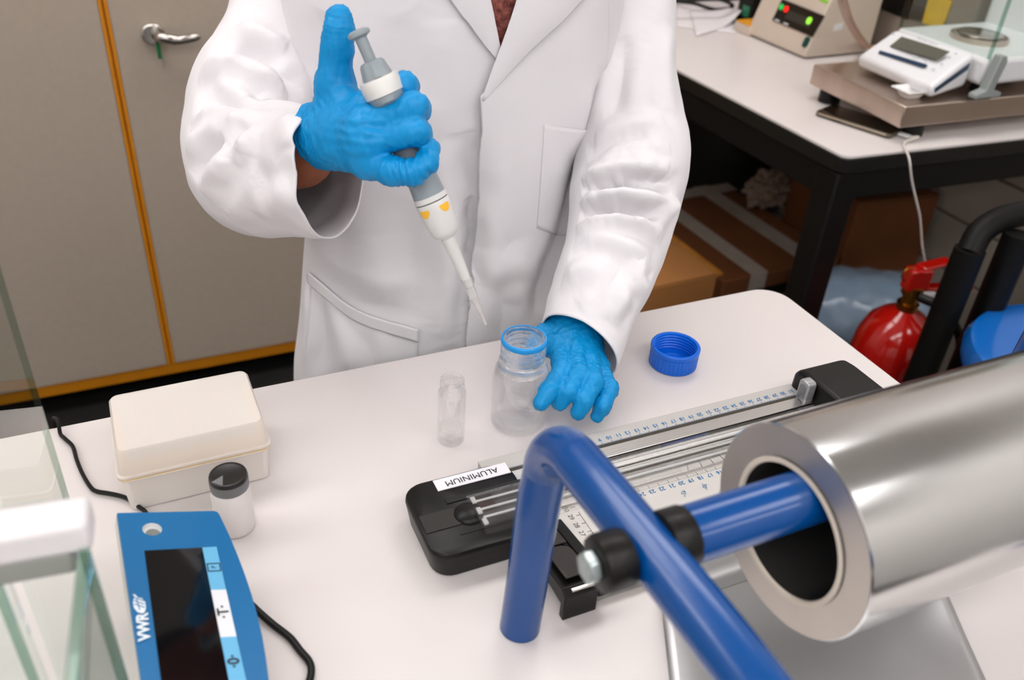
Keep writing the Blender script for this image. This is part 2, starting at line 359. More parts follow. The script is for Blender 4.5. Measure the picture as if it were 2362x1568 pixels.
MB().cyl((bx + .22, by, PZ), (bx + .22, by, PZ + .022), .014, n=16).build('foot', M_BLACK, fb)

# weigh boat
M_BOAT = mat('white polystyrene', '#e8e6e6', 0.4, sss=.2)
wb = at(2098, 224, PZ)
G = []
for (w, h_, z) in ((.020, .013, .001), (.030, .022, .014), (.038, .030, .0155), (.0375, .0295, .0165), (.0295, .0215, .015), (.0195, .0125, .002)):
    G.append([A(wb[0] + x, wb[1] + y, PZ + z) for x, y in rrect(2 * w * .8, 2 * h_ * .8, .004, 4)])
w_ = MB(); w_.grid(np.array(G), cu=True); nn = len(G[0]); w_.f.append(tuple(range(nn))); w_.f.append(tuple(5 * nn + i for i in range(nn)))
w_.build('weigh_boat', M_BOAT, org=(wb[0], wb[1], PZ), label='small white plastic weigh boat on the steel platform', cat='weigh boat', ang=50)

# smartphone with charging cable
pa, pb = at(1878, 262, .004), at(2052, 318, .004); pw = at(1925, 246, .004)
ph = thing('smartphone', 'dark smartphone charging on the bench beside the steel platform', 'phone', (pa + pb) / 2 * A(1, 1, 0))
X = nrm((pb - pa) * A(1, 1, 0)); Yv = np.cross(A(0, 0, 1), X); L = np.linalg.norm(pb - pa); Wd = .072; pcx = (pa + pb) / 2 * A(1, 1, 0) + Yv * Wd / 2
MB().prism([pcx + X * x + Yv * y + A(0, 0, .001) for x, y in rrect(L, Wd, .01)], (0, 0, .0085)).build('case', mat('phone case', '#4b4431', .35, coat=.3), ph, bevel=.002)
MB().prism([pcx + X * x + Yv * y + A(0, 0, .0095) for x, y in rrect(L - .004, Wd - .004, .009)], (0, 0, .0006)).build('screen', mat('phone screen', '#20170f', .08), ph)
MB().prism([pcx + X * x - Yv * (Wd / 2) + A(0, 0, z) for x, z in rrect(L * .9, .0022, .001, 3, 0, .0068)], -Yv * .0008).build('frame_band', mat('phone metal', '#c9b9a5', .3, 1.0), ph)
MB().prism([pcx + X * x - Yv * (Wd / 2) + A(0, 0, z) for x, z in rrect(.02, .002, .0009, 3, -.03, .004)], -Yv * .001).build('side_button', M_BLACK, ph)
pe = pcx + X * (L / 2)
M_CABW = mat('white cable', '#cfc8c2', 0.5)
cb = thing('charging_cable', 'thin white charging cable hanging over the bench edge', 'cable', pe * A(1, 1, 0))
MB().box(pe + X * .011 + A(0, 0, .005), (.022, .012, .005), X=X).build('plug', M_WHITE, cb, bevel=.0015)
ce = A(*at(2093, 345, 0)); q0 = pe + X * .022 + A(0, 0, .005)
pe2 = [q0, q0 + X * .015 + A(0, 0, .004), at(2085, 330, .004)]
yq = at(2093, 350, 0)[1] - .02
path = [yd(*p, yq + o) for p, o in (((2097, 365), -.002), ((2104, 420), -.01), ((2120, 490), -.012), ((2124, 520), -.01), ((2128, 570), -.012), ((2140, 630), -.02), ((2153, 680), -.03))]
MB().tube(catmull(pe2 + path, 80), .0021, 8).build('cord', M_CABW, cb)
e1 = yd(2140, 684, yq - .035)
MB().box(e1, (.022, .022, .022), X=(1, .3, -.2)).build('plug', mat('bright plug', '#eef0f2', .35), cb, bevel=.003)
MB().box(yd(2156, 693, yq - .035), (.014, .010, .012), X=(1, .3, -.4)).build('plug_tip', M_CHROME, cb, bevel=.001)

# ---------------------------------------------------------------- pump controller with sloping front
M_BEIGE = mat('beige enamel', '#cdbfb0', 0.45, var=.03, vscale=20, bump=.02)
k0 = at(1855, 138, 0); k1 = at(1720, 82, 0); k1 = A(k0[0] + (k1[0] - k0[0]) * .6, k1[1], 0); uy2 = nrm(k1 - k0); Wk = np.linalg.norm(k1 - k0); ux2 = np.cross(uy2, A(0, 0, 1)); ux2 = ux2 if ux2[0] > 0 else -ux2
ct = thing('pump_controller', 'beige controller box with sloping front and lit green and red indicators', 'controller', (k0 + k1) / 2 + ux2 * .1)
prof = [(0, .004), (0, .022), (.075, .24), (.20, .24), (.20, .004)]
kb = MB().prism([k0 + ux2 * a + A(0, 0, z) for a, z in prof], uy2 * Wk).build('housing', M_BEIGE, ct, bevel=.004)
fn = nrm(np.cross(uy2, ux2 * .075 + A(0, 0, .218))); fn = fn if fn @ ux2 < 0 else -fn
FP = k0 + A(0, 0, .022)
patch([(1783, 47), (1875, 86), (1903, 37), (1806, -2)], FP, fn, mat('control panel black', '#1c1c19', .25), 'panel', kb, th=.003)
def dot(x, y, w, h, m, nm, lab=None, tilt=.42, th=.005):
    c = onpl(x, y, FP, fn); U = uy2; V = np.cross(fn, U)
    return MB().prism([c + U * a + V * b for a, b in rrect(w, h, min(w, h) * .45, 4)], fn * th).build(nm, m, kb, label=lab)
dot(1805, 17, .011, .013, mat('led green', '#1f9a44', .3, emit='#27c04f', estr=.6), 'indicator', 'lit green indicator')
dot(1816, 22, .011, .013, mat('led red', '#e01818', .3, emit='#ff2010', estr=1.2), 'indicator', 'lit red indicator')
dot(1869, 49, .014, .016, mat('led lime', '#86d33a', .3, emit='#86e03a', estr=.8), 'indicator', 'lit lime green indicator')
patch([(1824, 24), (1880, 48), (1868, 66), (1812, 42)], FP, fn, mat('dim display', '#33352e', .3), 'display', kb, th=.004)
dot(1861, 98, .014, .024, mat('rocker switch', '#06403a', .3), 'switch', 'dark green rocker switch')
patch([(1893, -4), (1912, 3), (1909, 9), (1890, 2)], FP, fn, mat('lime sticker', '#7fc41c', .5), 'sticker', kb, th=.001)
for x, y in ((1795, 48), (1815, 56)):
    dot(x, y, .016, .003, M_WHITE, 'print_mark', th=.004)
yp = at(1750, 70, .01)
MB().box(A(k1[0] + .03, k1[1] + .02, .012), (.07, .06, .024), X=ux2).build('base_tray', M_BEIGE, ct, bevel=.003)
MB().box(A(k1[0] + .02, k1[1] - .002 + .02, .026), (.05, .05, .004), X=ux2).build('warning_plate', mat('amber plate', '#e39b1c', .45), ct, label='amber plate at the left foot')
# side stickers
patch([(1925, 58), (1945, 52), (1942, 68), (1922, 72)], k0, -uy2, M_WHITE, 'sticker', kb, th=.0008)

# black wall adapter
ad = thing('power_adapter', 'black upright adapter block with small green label beside the controller', 'adapter', at(1722, 62, 0) + A(.03, .03, 0))
ap = at(1722, 58, 0) + A(.03, .02, 0)
MB().box(ap + A(0, 0, .08), (.062, .062, .16)).build('body', M_BLACK, ad, bevel=.006)
MB().box(ap + A(-.0315, -.008, .032), (.002, .026, .026)).build('label_square', mat('green label', '#2f7a5a', .4), ad)
# loose cables
pts = [at(1560, 4, .01), at(1600, 8, .02), at(1650, 22, .006), at(1690, 15, .02), at(1670, 2, .03), at(1620, -8, .02), at(1600, -20, .006)]
MB().tube(catmull(pts, 60), .0045, 10).build('cable', M_BLACK, label='black power cord coiled on the bench beside the papers', cat='cable')
pts = [at(1552, 2, .05), at(1620, -2, .055), at(1700, -4, .055), at(1760, -14, .02)]
MB().tube(catmull(pts, 40), .006, 10).build('cable', M_BLACK, label='thick straight black cord at the back of the bench', cat='cable')
# paper sheets
M_PAPER = mat('paper', '#e4dfe2', 0.6, var=.02)
def sheet(c, name, label, curl):
    G = np.zeros((12, 12, 3)); a, b, cc, d = [np.asarray(p) for p in c]
    for jx, v in enumerate(np.linspace(0, 1, 12)):
        for ix, u in enumerate(np.linspace(0, 1, 12)):
            p = (a * (1 - u) + b * u) * (1 - v) + (d * (1 - u) + cc * u) * v
            G[jx, ix] = p + A(0, 0, .0012 + curl * max(0, u - .55) ** 2 * (1.2 - v))
    MB().grid(G).build(name, M_PAPER, solid=.0006, label=label, cat='paper')
sheet([at(1556, 60), at(1700, 78), at(1688, 22), at(1560, 8)], 'paper_sheet', 'white sheet of paper lying flat on the bench', 0)
sheet([at(1606, 84, .002), at(1705, 52, .002), at(1664, 20, .002), at(1590, 26, .002)], 'paper_sheet', 'curled printed sheet lying on top of the flat paper', .12)
# hoses
M_HOSE = mat('tan rubber hose', '#b0876a', 0.4, var=.1, vscale=30, coat=.2)
p_ = [at(1938, -30, .25), at(1946, 10, .2), at(1962, 55, .11), at(1985, 92, .05), at(2000, 108, .012), at(2020, 112, .008)]
MB().tube(catmull(p_, 40), .0085, 12).build('rubber_hose', M_HOSE, label='tan rubber hose running down beside the controller', cat='hose')
p_ = [at(1962, 40, .04), at(1985, 62, .03), at(2005, 80, .02), at(2030, 95, .01)]
MB().tube(catmull(p_, 24), .007, 12).build('rubber_hose', M_HOSE, label='second tan hose lying behind the far balance', cat='hose')
p_ = [at(1946, 88, .006), at(1960, 98, .006), at(1990, 102, .006), at(2015, 96, .006), at(2030, 84, .006)]
MB().tube(catmull(p_, 24), .005, 10).build('cable', M_BLACK, label='short black cord under the tan hoses', cat='cable')

# instrument behind the far balance
M_TAUPE = mat('taupe enamel', '#8d7f74', 0.45, var=.05)
ib = thing('wall_instrument', 'taupe instrument with black window and yellow label behind the far balance', 'instrument', (1.86, 1.55, 0))
IX = 1.74
i0 = onpl(1985, 90, (IX, 0, 0), (1, 0, 0)); i1 = onpl(2240, 70, (IX, 0, 0), (1, 0, 0))
MB().box((IX + .13, (i0[1] + i1[1]) / 2, .2), (.26, abs(i0[1] - i1[1]), .4)).build('housing', M_TAUPE, ib, bevel=.01, seg=3)
IP, IN = (IX, 0, 0), (-1, 0, 0)
patch([(2010, 12), (2096, 46), (2125, -40), (2020, -60)], IP, IN, mat('black window', '#0c0c0c', .1), 'window', ib, th=.004, bevel=.003)
patch([(2098, 44), (2178, 66), (2205, -30), (2112, -50)], IP, IN, mat('dark panel', '#3a3734', .4), 'panel', ib, th=.004, bevel=.002)
patch([(2130, 53), (2176, 68), (2199, 2), (2150, -22)], IP, IN, mat('yellow label', '#e2b41c', .5, var=.12, vscale=40), 'warning_label', ib, th=.006, bevel=.002, label='yellow warning label')
MB().box((1.95, 1.1 + .06, .25), (.02, .16, .5)).build('white_board', M_WHITE, bevel=.003, org=(1.95, 1.16, 0), label='white upright panel at the right end of the bench', cat='panel')
# ---------------------------------------------------------------- things on the work table
def plate(outer, holes, n, th, mb=None):          # flat plate with holes, outline lists of 3D points, thickness along -n
    from mathutils.geometry import tessellate_polygon
    mb = mb or MB(); loops = [np.asarray(l, float) for l in [outer] + holes]; allp = np.vstack(loops); n = nrm(n)
    tri = tessellate_polygon([[Vector(p) for p in l] for l in loops]); m = len(allp)
    F = [tuple(t) for t in tri] + [tuple(i + m for i in t[::-1]) for t in tri]; o = 0
    for l in loops:
        k = len(l); F += [(o + i, o + (i + 1) % k, o + (i + 1) % k + m, o + i + m) for i in range(k)]; o += k
    return mb.add(np.vstack([allp, allp - n * th]), F)

# --- blue tube stand for the foil roll
M_BLUE = mat('blue powder coat', '#004488', 0.2, coat=.1, bump=.06, bscale=60, var=.05, vscale=10)
M_RUB = mat('black rubber', '#100e0b', 0.4, spec=.3, bump=.15, bscale=120)
M_ZINC = mat('zinc bolt', '#b9c4c4', 0.35, 1.0, var=.2, vscale=200)
FX, FYB, FZ, TR = .2215, .388, .198, .0155
def side_frame(x, name):
    base = [A(x - .008, FYB, 0.0006), A(x - .005, FYB, .06), A(x - .003, FYB, .12)]
    R_ = .043
    bend = [A(x, FYB - R_ + R_ * math.cos(a), FZ - R_ + R_ * math.sin(a)) for a in np.linspace(0, math.pi / 2, 9)]
    rest = [A(x + .002, .30, FZ + .001), A(x + .006, .22, FZ + .0), A(x + .008, .16, FZ - .003)]
    b2 = [A(x + .008, .11 - .05 * math.sin(a), FZ - .058 + .05 * math.cos(a)) for a in np.linspace(.2, math.pi / 2, 6)]
    return catmull(base + bend + rest + b2 + [A(x + .008, .06, .07), A(x + .008, .06, 0)], 140)
st_ = thing('foil_stand', 'blue bent tube stand carrying the aluminium foil roll', 'stand', A(.44, .25, 0))
MB().tube(side_frame(FX, ''), TR, 28).build('side_frame', M_BLUE, st_)
MB().tube(side_frame(.70, ''), TR, 28).build('side_frame', M_BLUE, st_)
SY, SZ, SR = .272, .199, .0168
MB().cyl((FX + .026, SY, SZ), (.675, SY + .004, SZ), SR, n=40, bev=.002).build('spindle', M_BLUE, st_)
MB().cyl((FX + .012, SY, SZ), (FX + .0285, SY, SZ), SR + .0012, n=36, bev=.002).build('collar', M_RUB, st_)
MB().cyl((FX - .030, SY - .001, SZ), (FX - .011, SY - .001, SZ), .0165, n=30, bev=.003).build('end_cap', M_RUB, st_)
hx = [A(FX - .030, SY - .001 + .0095 * math.cos(a), SZ + .0095 * math.sin(a)) for a in np.linspace(0, 2 * math.pi, 6, endpoint=False)]
MB().prism(hx, (-.007, 0, 0)).build('bolt_head', M_ZINC, st_, bevel=.0012)
# --- foil roll hanging on the spindle
M_FOIL = mat('polished aluminium foil', '#d2d2d1', 0.17, 1.0, bump=.03, bscale=14, stretch=(.15, 1, 1))
M_FOILE = mat('foil roll end', '#cfc8c0', 0.45, 1.0, var=.08, vscale=20, bump=.02)
M_FOILS = mat('foil sheet', '#dadada', 0.42, 1.0, bump=.05, bscale=10)
M_CORE = mat('cardboard core', '#cfc4b6', 0.6); M_COREI = mat('core inside painted shade', '#1c1a18', 0.7)  # inside of the core coloured dark for the shadow within the roll
RO, RH, RX0, RX1 = .0672, .0428, .329, .625
RC = A(RX0, SY + .001, SZ - (RH - SR)); AX = nrm(A(1, .008, 0))
fr = thing('foil_roll', 'large roll of shiny aluminium foil hanging on the blue spindle', 'foil', RC)
LR = RX1 - RX0
MB().lathe([(RH + .004, 0), (RO - .001, 0), (RO, .0008), (RO, LR - .0008), (RO - .001, LR), (RH + .004, LR)], RC, AX, 96).build('foil', M_FOIL, fr, ang=30)
MB().lathe([(RH + .004, -.0004), (RO - .001, -.0004)], RC, AX, 96).build('roll_end', M_FOILE, fr)
MB().lathe([(RH + .004, -.0015), (RH + .0005, -.0018), (RH, -.001), (RH + .0002, .004)], RC, AX, 72).build('core_rim', M_CORE, fr)
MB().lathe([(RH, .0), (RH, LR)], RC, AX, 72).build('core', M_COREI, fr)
def sheet_pt(u, s):       # u along the roll, s down the sheet
    prof = [(SY + RO - .0005, RC[2]), (SY + RO + .001, RC[2] - .035), (SY + RO + .010, .085), (SY + RO + .030, .035), (SY + RO + .036, .012), (SY + RO + .024, .0018), (SY + RO - .01, .0012), (.27, .0012), (.2, .0012), (.13, .0014), (.06, .004)]
    return prof
pr = catmull([A(p[0], p[1], 0) for p in sheet_pt(0, 0)], 80)
G = np.zeros((80, 30, 3))
for jx in range(80):
    for ix, u in enumerate(np.linspace(RX0 + .002, RX1 - .03, 30)):
        y, z = max(pr[jx, 0], 0), max(pr[jx, 1], .0009); sk = -.5 * max(0, .375 - y) if jx > 38 else 0
        z += .004 * math.exp(-((u - .60) / .03) ** 2) * (jx > 34) + (.0018 * (1 + math.sin(u * 30 + y * 25)) if jx > 40 else 0)
        G[jx, ix] = (u + sk, y, z)
MB().grid(G).build('loose_sheet', M_FOILS, fr, solid=.00015, label='loose foil sheet running down to the table')

# --- paper trimmer
M_TBLK = mat('trimmer black plastic', '#11100e', 0.36, spec=.3, bump=.05, bscale=900)
M_ALU = mat('anodised aluminium', '#d0cecb', 0.25, 1.0, bump=.04, bscale=200, stretch=(.05, 6, 6))
M_ALUP = mat('grey scale strip', '#b9b5b1', 0.4, var=.03)
M_FELT = mat('speckled strip', '#4a443a', 0.8, var=.5, vscale=900, bump=.2, bscale=700)
M_CLEAR = glassmat('clear acrylic', '#ffffff', .15, rough=.02, ior=1.46)
M_TBASE = mat('trimmer base', '#d3cfca', 0.4, var=.02); M_TGREY = mat('trimmer grey edge', '#8e8d88', 0.45)
M_PBLUE = mat('blue print', '#1370a8', 0.5); M_PBLK = mat('dark print', '#57534e', 0.5); M_INK = mat('black print', '#141414', 0.5)
tr = thing('paper_trimmer', 'rotary paper trimmer with black ends and blue centimetre scales', 'trimmer', A(.42, .47, 0))
MB().box((.438, .459, .006), (.37, .142, .012)).build('base', M_TGREY, tr, bevel=.001)
MB().box((.438, .4595, .0125), (.366, .139, .0014)).build('base_sheet', M_TBASE, tr)
lb = [A(.166 + x, .449 + y, 0) for x, y in rrect(.1, .088, .018, 6, .05, .044)]
sc_ = lambda L, k, z, dx=0: [A(.216 + (p[0] - .216) * k + dx, .493 + (p[1] - .493) * k, z) for p in L]
b_ = MB(); b_.grid(np.array([sc_(lb, .93, .002), sc_(lb, .96, .012), sc_(lb, 1.0, .024), sc_(lb, .995, .0272), sc_(lb, .975, .0285)]), cu=True); nn = len(lb)
b_.f.append(tuple(range(nn))); b_.f.append(tuple(4 * nn + i for i in range(nn)))
eb = b_.build('end_block', M_TBLK, tr, ang=50)
M_TDK = mat('trimmer groove', '#080807', 0.5)
MB().box((.232, .507, .029), (.07, .006, .001)).build('groove', M_TDK, eb); MB().box((.225, .468, .0287), (.06, .0012, .0008)).build('groove', M_TDK, eb)
MB().box((.185, .488, .0288), (.03, .02, .0012)).build('groove', mat('trimmer satin', '#2a2926', .28), eb)
dm = MB(); dm.lathe([(.013 * math.cos(a), .006 * math.sin(a)) for a in np.linspace(0, 1.55, 8)], A(.210, .487, .0283), n=28); dm.build('dome', M_TBLK, eb)
MB().box((.229, .5275, .0292), (.068, .0135, .0008)).build('name_label', mat('label paper', '#e3e1e6', .5), eb, label='white label reading ALUMINIUM')
text_mb('ALUMINIUM', .0092, A(.2285, .5272, .0297), (-1, -.03, 0), (.03, -1, 0)).build('lettering', M_INK, eb, smooth=False)
# far end block
rp = [(.447, 0), (.447, .026), (.458, .044), (.48, .0465), (.53, .046), (.545, .044), (.552, .036), (.553, 0)]
rb = MB(); rb.prism([A(.598, y, z) for y, z in rp], (.062, 0, 0)); rb_o = rb.build('end_block', M_TBLK, tr, bevel=.006, seg=3)
lp = at(1862, 905, .03)
MB().prism([A(.5965, lp[1] + y - .002, .022 + z) for y, z in rrect(.014, .026, .004, 4, 0, .013)], (-.011, 0, 0)).build('latch', mat('silver plastic', '#a9aaac', .35, .6), rb_o, bevel=.0015)
MB().prism([A(.5855, lp[1] + y - .002, .022 + z) for y, z in rrect(.008, .017, .003, 4, 0, .013)], (-.0008, 0, 0)).build('latch_inset', mat('silver plastic dark', '#8b8c8e', .35, .6), rb_o)
# rails between the ends (cross-section from far to near)
XA, XB = .245, .6
def rail(y0, y1, z0, z1, m, nm, xa=XA, xb=XB, bevel=.0006):
    return MB().box(((xa + xb) / 2, (y0 + y1) / 2, (z0 + z1) / 2), (xb - xa, y1 - y0, z1 - z0)).build(nm, m, tr, bevel=bevel)
rail(.534, .553, .004, .0205, M_ALUP, 'scale_strip'); rail(.5265, .5335, .004, .022, M_FELT, 'grip_strip')
rail(.5125, .526, .004, .0255, M_ALU, 'guide_rail'); rail(.5075, .512, .004, .019, M_TDK, 'cutting_groove'); rail(.500, .507, .004, .0245, M_ALU, 'guide_rail')
rail(.4955, .4995, .004, .022, M_ALU, 'guide_rail'); rail(.489, .495, .004, .0215, M_FELT, 'grip_strip'); rail(.479, .4885, .004, .0165, M_ALU, 'guide_rail')
cp_ = [(.5045, .0302), (.5045, .0318), (.498, .0350), (.4655, .0350), (.4585, .0318), (.4585, .0302), (.466, .0332), (.4975, .0332)]
M_RIB = mat('acrylic painted edge light', '#eceeee', .1, alpha=.32, spec=.8)  # pale tint painted in for light caught along the acrylic edges
gd = MB(); gd.prism([A(.2135, y, z) for y, z in cp_], (.385, 0, 0)); gd_o = gd.build('clear_guard', M_CLEAR, tr, smooth=False)
for y in (.472, .481, .491):
    MB().cyl((.2165, y, .0368), (.597, y, .0362), .0011, n=10).build('guard_rib', M_RIB, gd_o)
for y in (.468, .481, .494): MB().box((.2165, y, .0358), (.004, .007, .0022)).build('guard_lug', M_RIB, gd_o, bevel=.0005)
# printed scales
mb = MB()
for k in range(3, 32):
    x = .591 - (31 - k) * .0103
    text_mb(str(k), .0062, A(x, .5415, .0205), (-1, 0, 0), (0, -1, 0), mb=mb, bold=.0001)
    mb.box((x, .5365, .0206), (.0003, .0025, .0003))
mb.box((.42, .5352, .0206), (.34, .0003, .0003)); mb.build('scale_print', M_PBLUE, tr, smooth=False)
mb = MB(); mb2 = MB()
for k in range(10, 28):
    x = .442 + (17 - k) * .0104
    if x < .31 or x > .6: continue
    text_mb(str(k), .0062, A(x, .4695, .0132), (-1, 0, 0), (0, -1, 0), mb=mb, bold=.0001); mb2.box((x, .4755, .0134), (.0003, .004, .0003))
for k, (a, c) in enumerate(((.0, 0), (.35, .012), (-.35, -.012), (.7, .026), (-.7, -.026), (.95, .04))):
    mb2.box((.452 + c, .4838, .0168), (.0003, .012, .0003), X=(math.cos(a * .6), math.sin(a * .6), 0))
text_mb('30°', .006, A(.428, .458, .0132), (-.5, -.87, 0), (.87, -.5, 0), mb=mb); text_mb('45°', .006, A(.405, .4575, .0132), (-.7, -.7, 0), (.7, -.7, 0), mb=mb)
mb.build('scale_print', M_PBLUE, tr, smooth=False)
mb = MB()
for k in range(22, 31):
    y = .406 + (k - 23) * .0101
    text_mb(str(k), .0062, A(.2965, y, .0132), (0, -1, 0), (1, 0, 0), mb=mb); mb2.box((.3035, y, .0134), (.004, .0003, .0003))
mb2.box((.3055, .43, .0134), (.0003, .08, .0003)); mb.build('scale_print', M_PBLK, tr, smooth=False); mb2.build('tick_marks', M_PBLK, tr, smooth=False)
mb = MB()
for k, (x, y) in enumerate(((.322, .474), (.322, .464), (.325, .454), (.327, .444), (.329, .434))):
    text_mb(str(k + 2), .0055, A(x, y, .0132), (0, -1, 0), (1, 0, 0), mb=mb); mb.box((x - .006, y, .0134), (.005, .0003, .0003))
for xx in (.34, .352): text_mb('A5' if xx < .35 else 'B5', .0055, A(xx, .465, .0132), (-1, 0, 0), (0, -1, 0), mb=mb)
mb.build('scale_print', mat('pale blue print', '#6fb0d8', .5), tr, smooth=False)
# clip at the near left corner
M_CLIP = mat('clip satin black', '#2e2925', 0.35, bump=.03, bscale=800)
cpo = [(.381, .0), (.381, .026), (.387, .030), (.466, .0158), (.468, .0140), (.3875, .0136), (.3875, 0)]
cg = MB(); cg.prism([A(.2465, y, z) for y, z in cpo], (.0295, 0, 0)); cg_o = cg.build('corner_clip', M_TBLK, tr, bevel=.0015)
MB().prism([A(.2765, y, z + .0005) for y, z in ((.381, .0136), (.381, .027), (.387, .0302), (.466, .0160), (.466, .0136))], (.0095, 0, 0)).build('clip_rib', M_TBLK, cg_o, bevel=.001)
sl = nrm(A(0, .074, -.0145)); c_ = A(.2625, .408, .0285)
tabp = [c_ + A(x, 0, 0) + sl * y + A(0, 0, .001) for x, y in [(-.0105, -.016), (.0105, -.016)] + [(.0105 * math.cos(a), .012 + .0105 * math.sin(a)) for a in np.linspace(0, math.pi, 10)]]
MB().prism(tabp, (0, .0003, .0022)).build('clip_tab', M_CLIP, cg_o, bevel=.0008)
MB().prism([A(.2485 + x, .434 + y, .0232 - y * .196) for x, y in ((0, 0), (.026, 0), (.026, .03), (0, .03))], (0, .0002, .001)).build('clip_plate', M_CLIP, cg_o)
MB().box((.2635, .3835, .0298), (.022, .003, .002)).build('clip_pin', M_CHROME, cg_o, bevel=.0005)

# --- reagent bottle
M_BGLASS = glassmat('bottle glass', '#ffffff', .22, ior=1.47); M_NGLASS = glassmat('bottle neck glass', '#ffffff', .65, ior=1.47)
BB = at(1194, 972, 0); BX, BY = BB[0], BB[1]
bo = thing('reagent_bottle', 'open clear glass bottle with blue pouring ring held by the gloved hand', 'bottle', A(BX, BY, 0))
ri, ro = .0262, .0282
prof_o = [(.0, .0006), (.024, .0006), (.0272, .0022), (ro, .006), (ro, .050), (.0276, .058), (.0262, .0645), (.0245, .0685), (.0232, .0715), (.0226, .0735), (.0222, .0755)]
th_ = []
for k in range(3):
    z = .0785 + k * .0058; th_ += [(.0200, z - .0012), (.0216, z + .0006), (.0218, z + .0014), (.0216, z + .0022), (.0200, z + .0038)]
prof_o += [(.0228, .0762), (.0222, .0770), (.0203, .0772)] + th_ + [(.0199, .0962), (.0202, .0975), (.0203, .0995), (.0197, .1010), (.0185, .1012)]
prof_i = [(.0172, .1006), (.0168, .0990), (.0168, .0775), (.0180, .0735), (.0225, .0665), (.0248, .0600), (.0258, .053), (ri, .046), (ri, .0085), (.0235, .0055), (.012, .0040), (.0, .0045)]
k_o, k_i = 8, 3
MB().lathe([(max(r, 1e-5), z) for r, z in prof_i[k_i:]][::-1] + [(max(r, 1e-5), z) for r, z in prof_o[:k_o]][::-1], A(BX, BY, 0), n=72).build('glass', M_BGLASS, bo, ang=60)
MB().lathe([(max(r, 1e-5), z) for r, z in prof_o[k_o - 1:] + prof_i[:k_i + 1]], A(BX, BY, 0), n=72).build('threaded_neck', M_NGLASS, bo, ang=60)
MB().lathe([(.0204, .0962), (.0217, .0963), (.0220, .0975), (.0219, .1002), (.0212, .1013), (.0200, .1017), (.0196, .1014), (.0204, .0995), (.0204, .0962)], A(BX, BY, 0), n=72).build('pouring_ring', mat('pouring ring blue', '#1a8fd8', .3, spec=.5), bo)

# --- small vial
VB = at(1040, 1016, 0); VX, VY = VB[0], VB[1]
vl = thing('glass_vial', 'small open glass vial holding a little clear liquid beside the bottle', 'vial', A(VX, VY, 0))
po = [(0, .0008), (.0105, .0004), (.0125, .0016), (.0135, .005), (.0135, .058), (.0130, .061), (.0108, .0635), (.0102, .0648), (.0102, .066), (.0116, .0668), (.0116, .0682), (.0104, .0690), (.0104, .0712), (.0113, .0720), (.0113, .0738), (.0105, .0745)]
pi_ = [(.0088, .0742), (.0085, .0725), (.0085, .0650), (.0100, .0625), (.0122, .0590), (.0124, .056), (.0124, .006), (.0108, .0032), (.006, .0024), (0, .0030)]
MB().lathe([(max(r, 1e-5), z) for r, z in po + pi_], A(VX, VY, 0), n=56).build('glass', M_BGLASS, vl, ang=60)
lq = [(0, .0031), (.006, .0025), (.0108, .0033), (.01245, .0061), (.01245, .0190), (.0118, .0182), (.009, .0178), (0, .0177)]
MB().lathe([(max(r, 1e-5), z) for r, z in lq], A(VX, VY, 0), n=56).build('liquid', glassmat('clear liquid', '#ffffff', .3, ior=1.33), vl, ang=60)

# --- blue screw cap lying upside down
CB = at(1551, 838, 0) ; M_CAP = mat('blue cap plastic', '#0064d4', 0.32, sss=.05, spec=.45)
cpn = thing('screw_cap', 'blue ribbed screw cap lying open side up on the table', 'cap', CB)
NR = 180; t = np.linspace(0, 2 * np.pi, NR, endpoint=False); rib = .0006 * (np.cos(t * 36) > -.2)
rows = [(.0235, 0, 0), (.0255, .0006, 0), (.0260, .0016, 1), (.0262, .019, 1), (.0263, .0192, 0), (.0268, .0196, 0), (.0272, .0205, 0), (.0272, .0240, 0), (.0266, .0248, 0), (.0242, .0249, 0), (.0232, .0242, 0)]
for k in range(5): z = .022 - k * .0036; rows += [(.0230, z, 0), (.0222, z - .0008, 0), (.0222, z - .0016, 0), (.0230, z - .0024, 0)]
rows += [(.0228, .0035, 0), (.0150, .0030, 0), (.0146, .0036, 0), (.0142, .0030, 0), (1e-5, .0029, 0)]
G = np.array([[A(CB[0] + (r + k * rib[i]) * math.cos(a), CB[1] + (r + k * rib[i]) * math.sin(a), z) for i, a in enumerate(t)] for r, z, k in rows])
g = MB(); g.grid(G, cu=True); g.f.append(tuple(range(NR))[::-1]); g.build('cap_shell', M_CAP, cpn, ang=35)
for a in (2.9, 3.5, .4): MB().cyl(CB + A(.0252 * math.cos(a), .0252 * math.sin(a), .0246), CB + A(.0252 * math.cos(a), .0252 * math.sin(a), .0251), .0007, n=10).build('mould_mark', mat('cap mark', '#0846a0', .5), cpn)

# --- small jar with black lid
JB = at(545, 1214, 0)
jr = thing('sample_jar', 'small white plastic jar with black lid behind the blue display', 'jar', JB)
MB().lathe([(1e-5, .0004), (.0145, .0004), (.0158, .002), (.0160, .005), (.0160, .040), (.0150, .0445), (.0138, .0470), (.0138, .05)], JB, n=48).build('body', mat('jar plastic', '#e6e0de', .3, sss=.15, trans=.15), jr, ang=60)
MB().lathe([(.0150, .046), (.0153, .0465), (.0153, .0575), (.0146, .0592), (.0125, .0598), (.0115, .0594), (1e-5, .0594)], JB, n=48).build('lid', mat('jar lid', '#161514', .35), jr)
MB().lathe([(.01545, .0465), (.01550, .0468), (.01550, .0555), (.01545, .0558)], JB, n=48).build('tape', mat('grey tape', '#77777a', .35, alpha=.75), jr)
MB().prism([JB + A(x, y, .0595) for x, y in ((-.0135, -.006), (-.004, -.0012), (-.006, -.013))], (0, 0, .0006)).build('torn_label', mat('silver scrap', '#6f6f71', .4), jr)

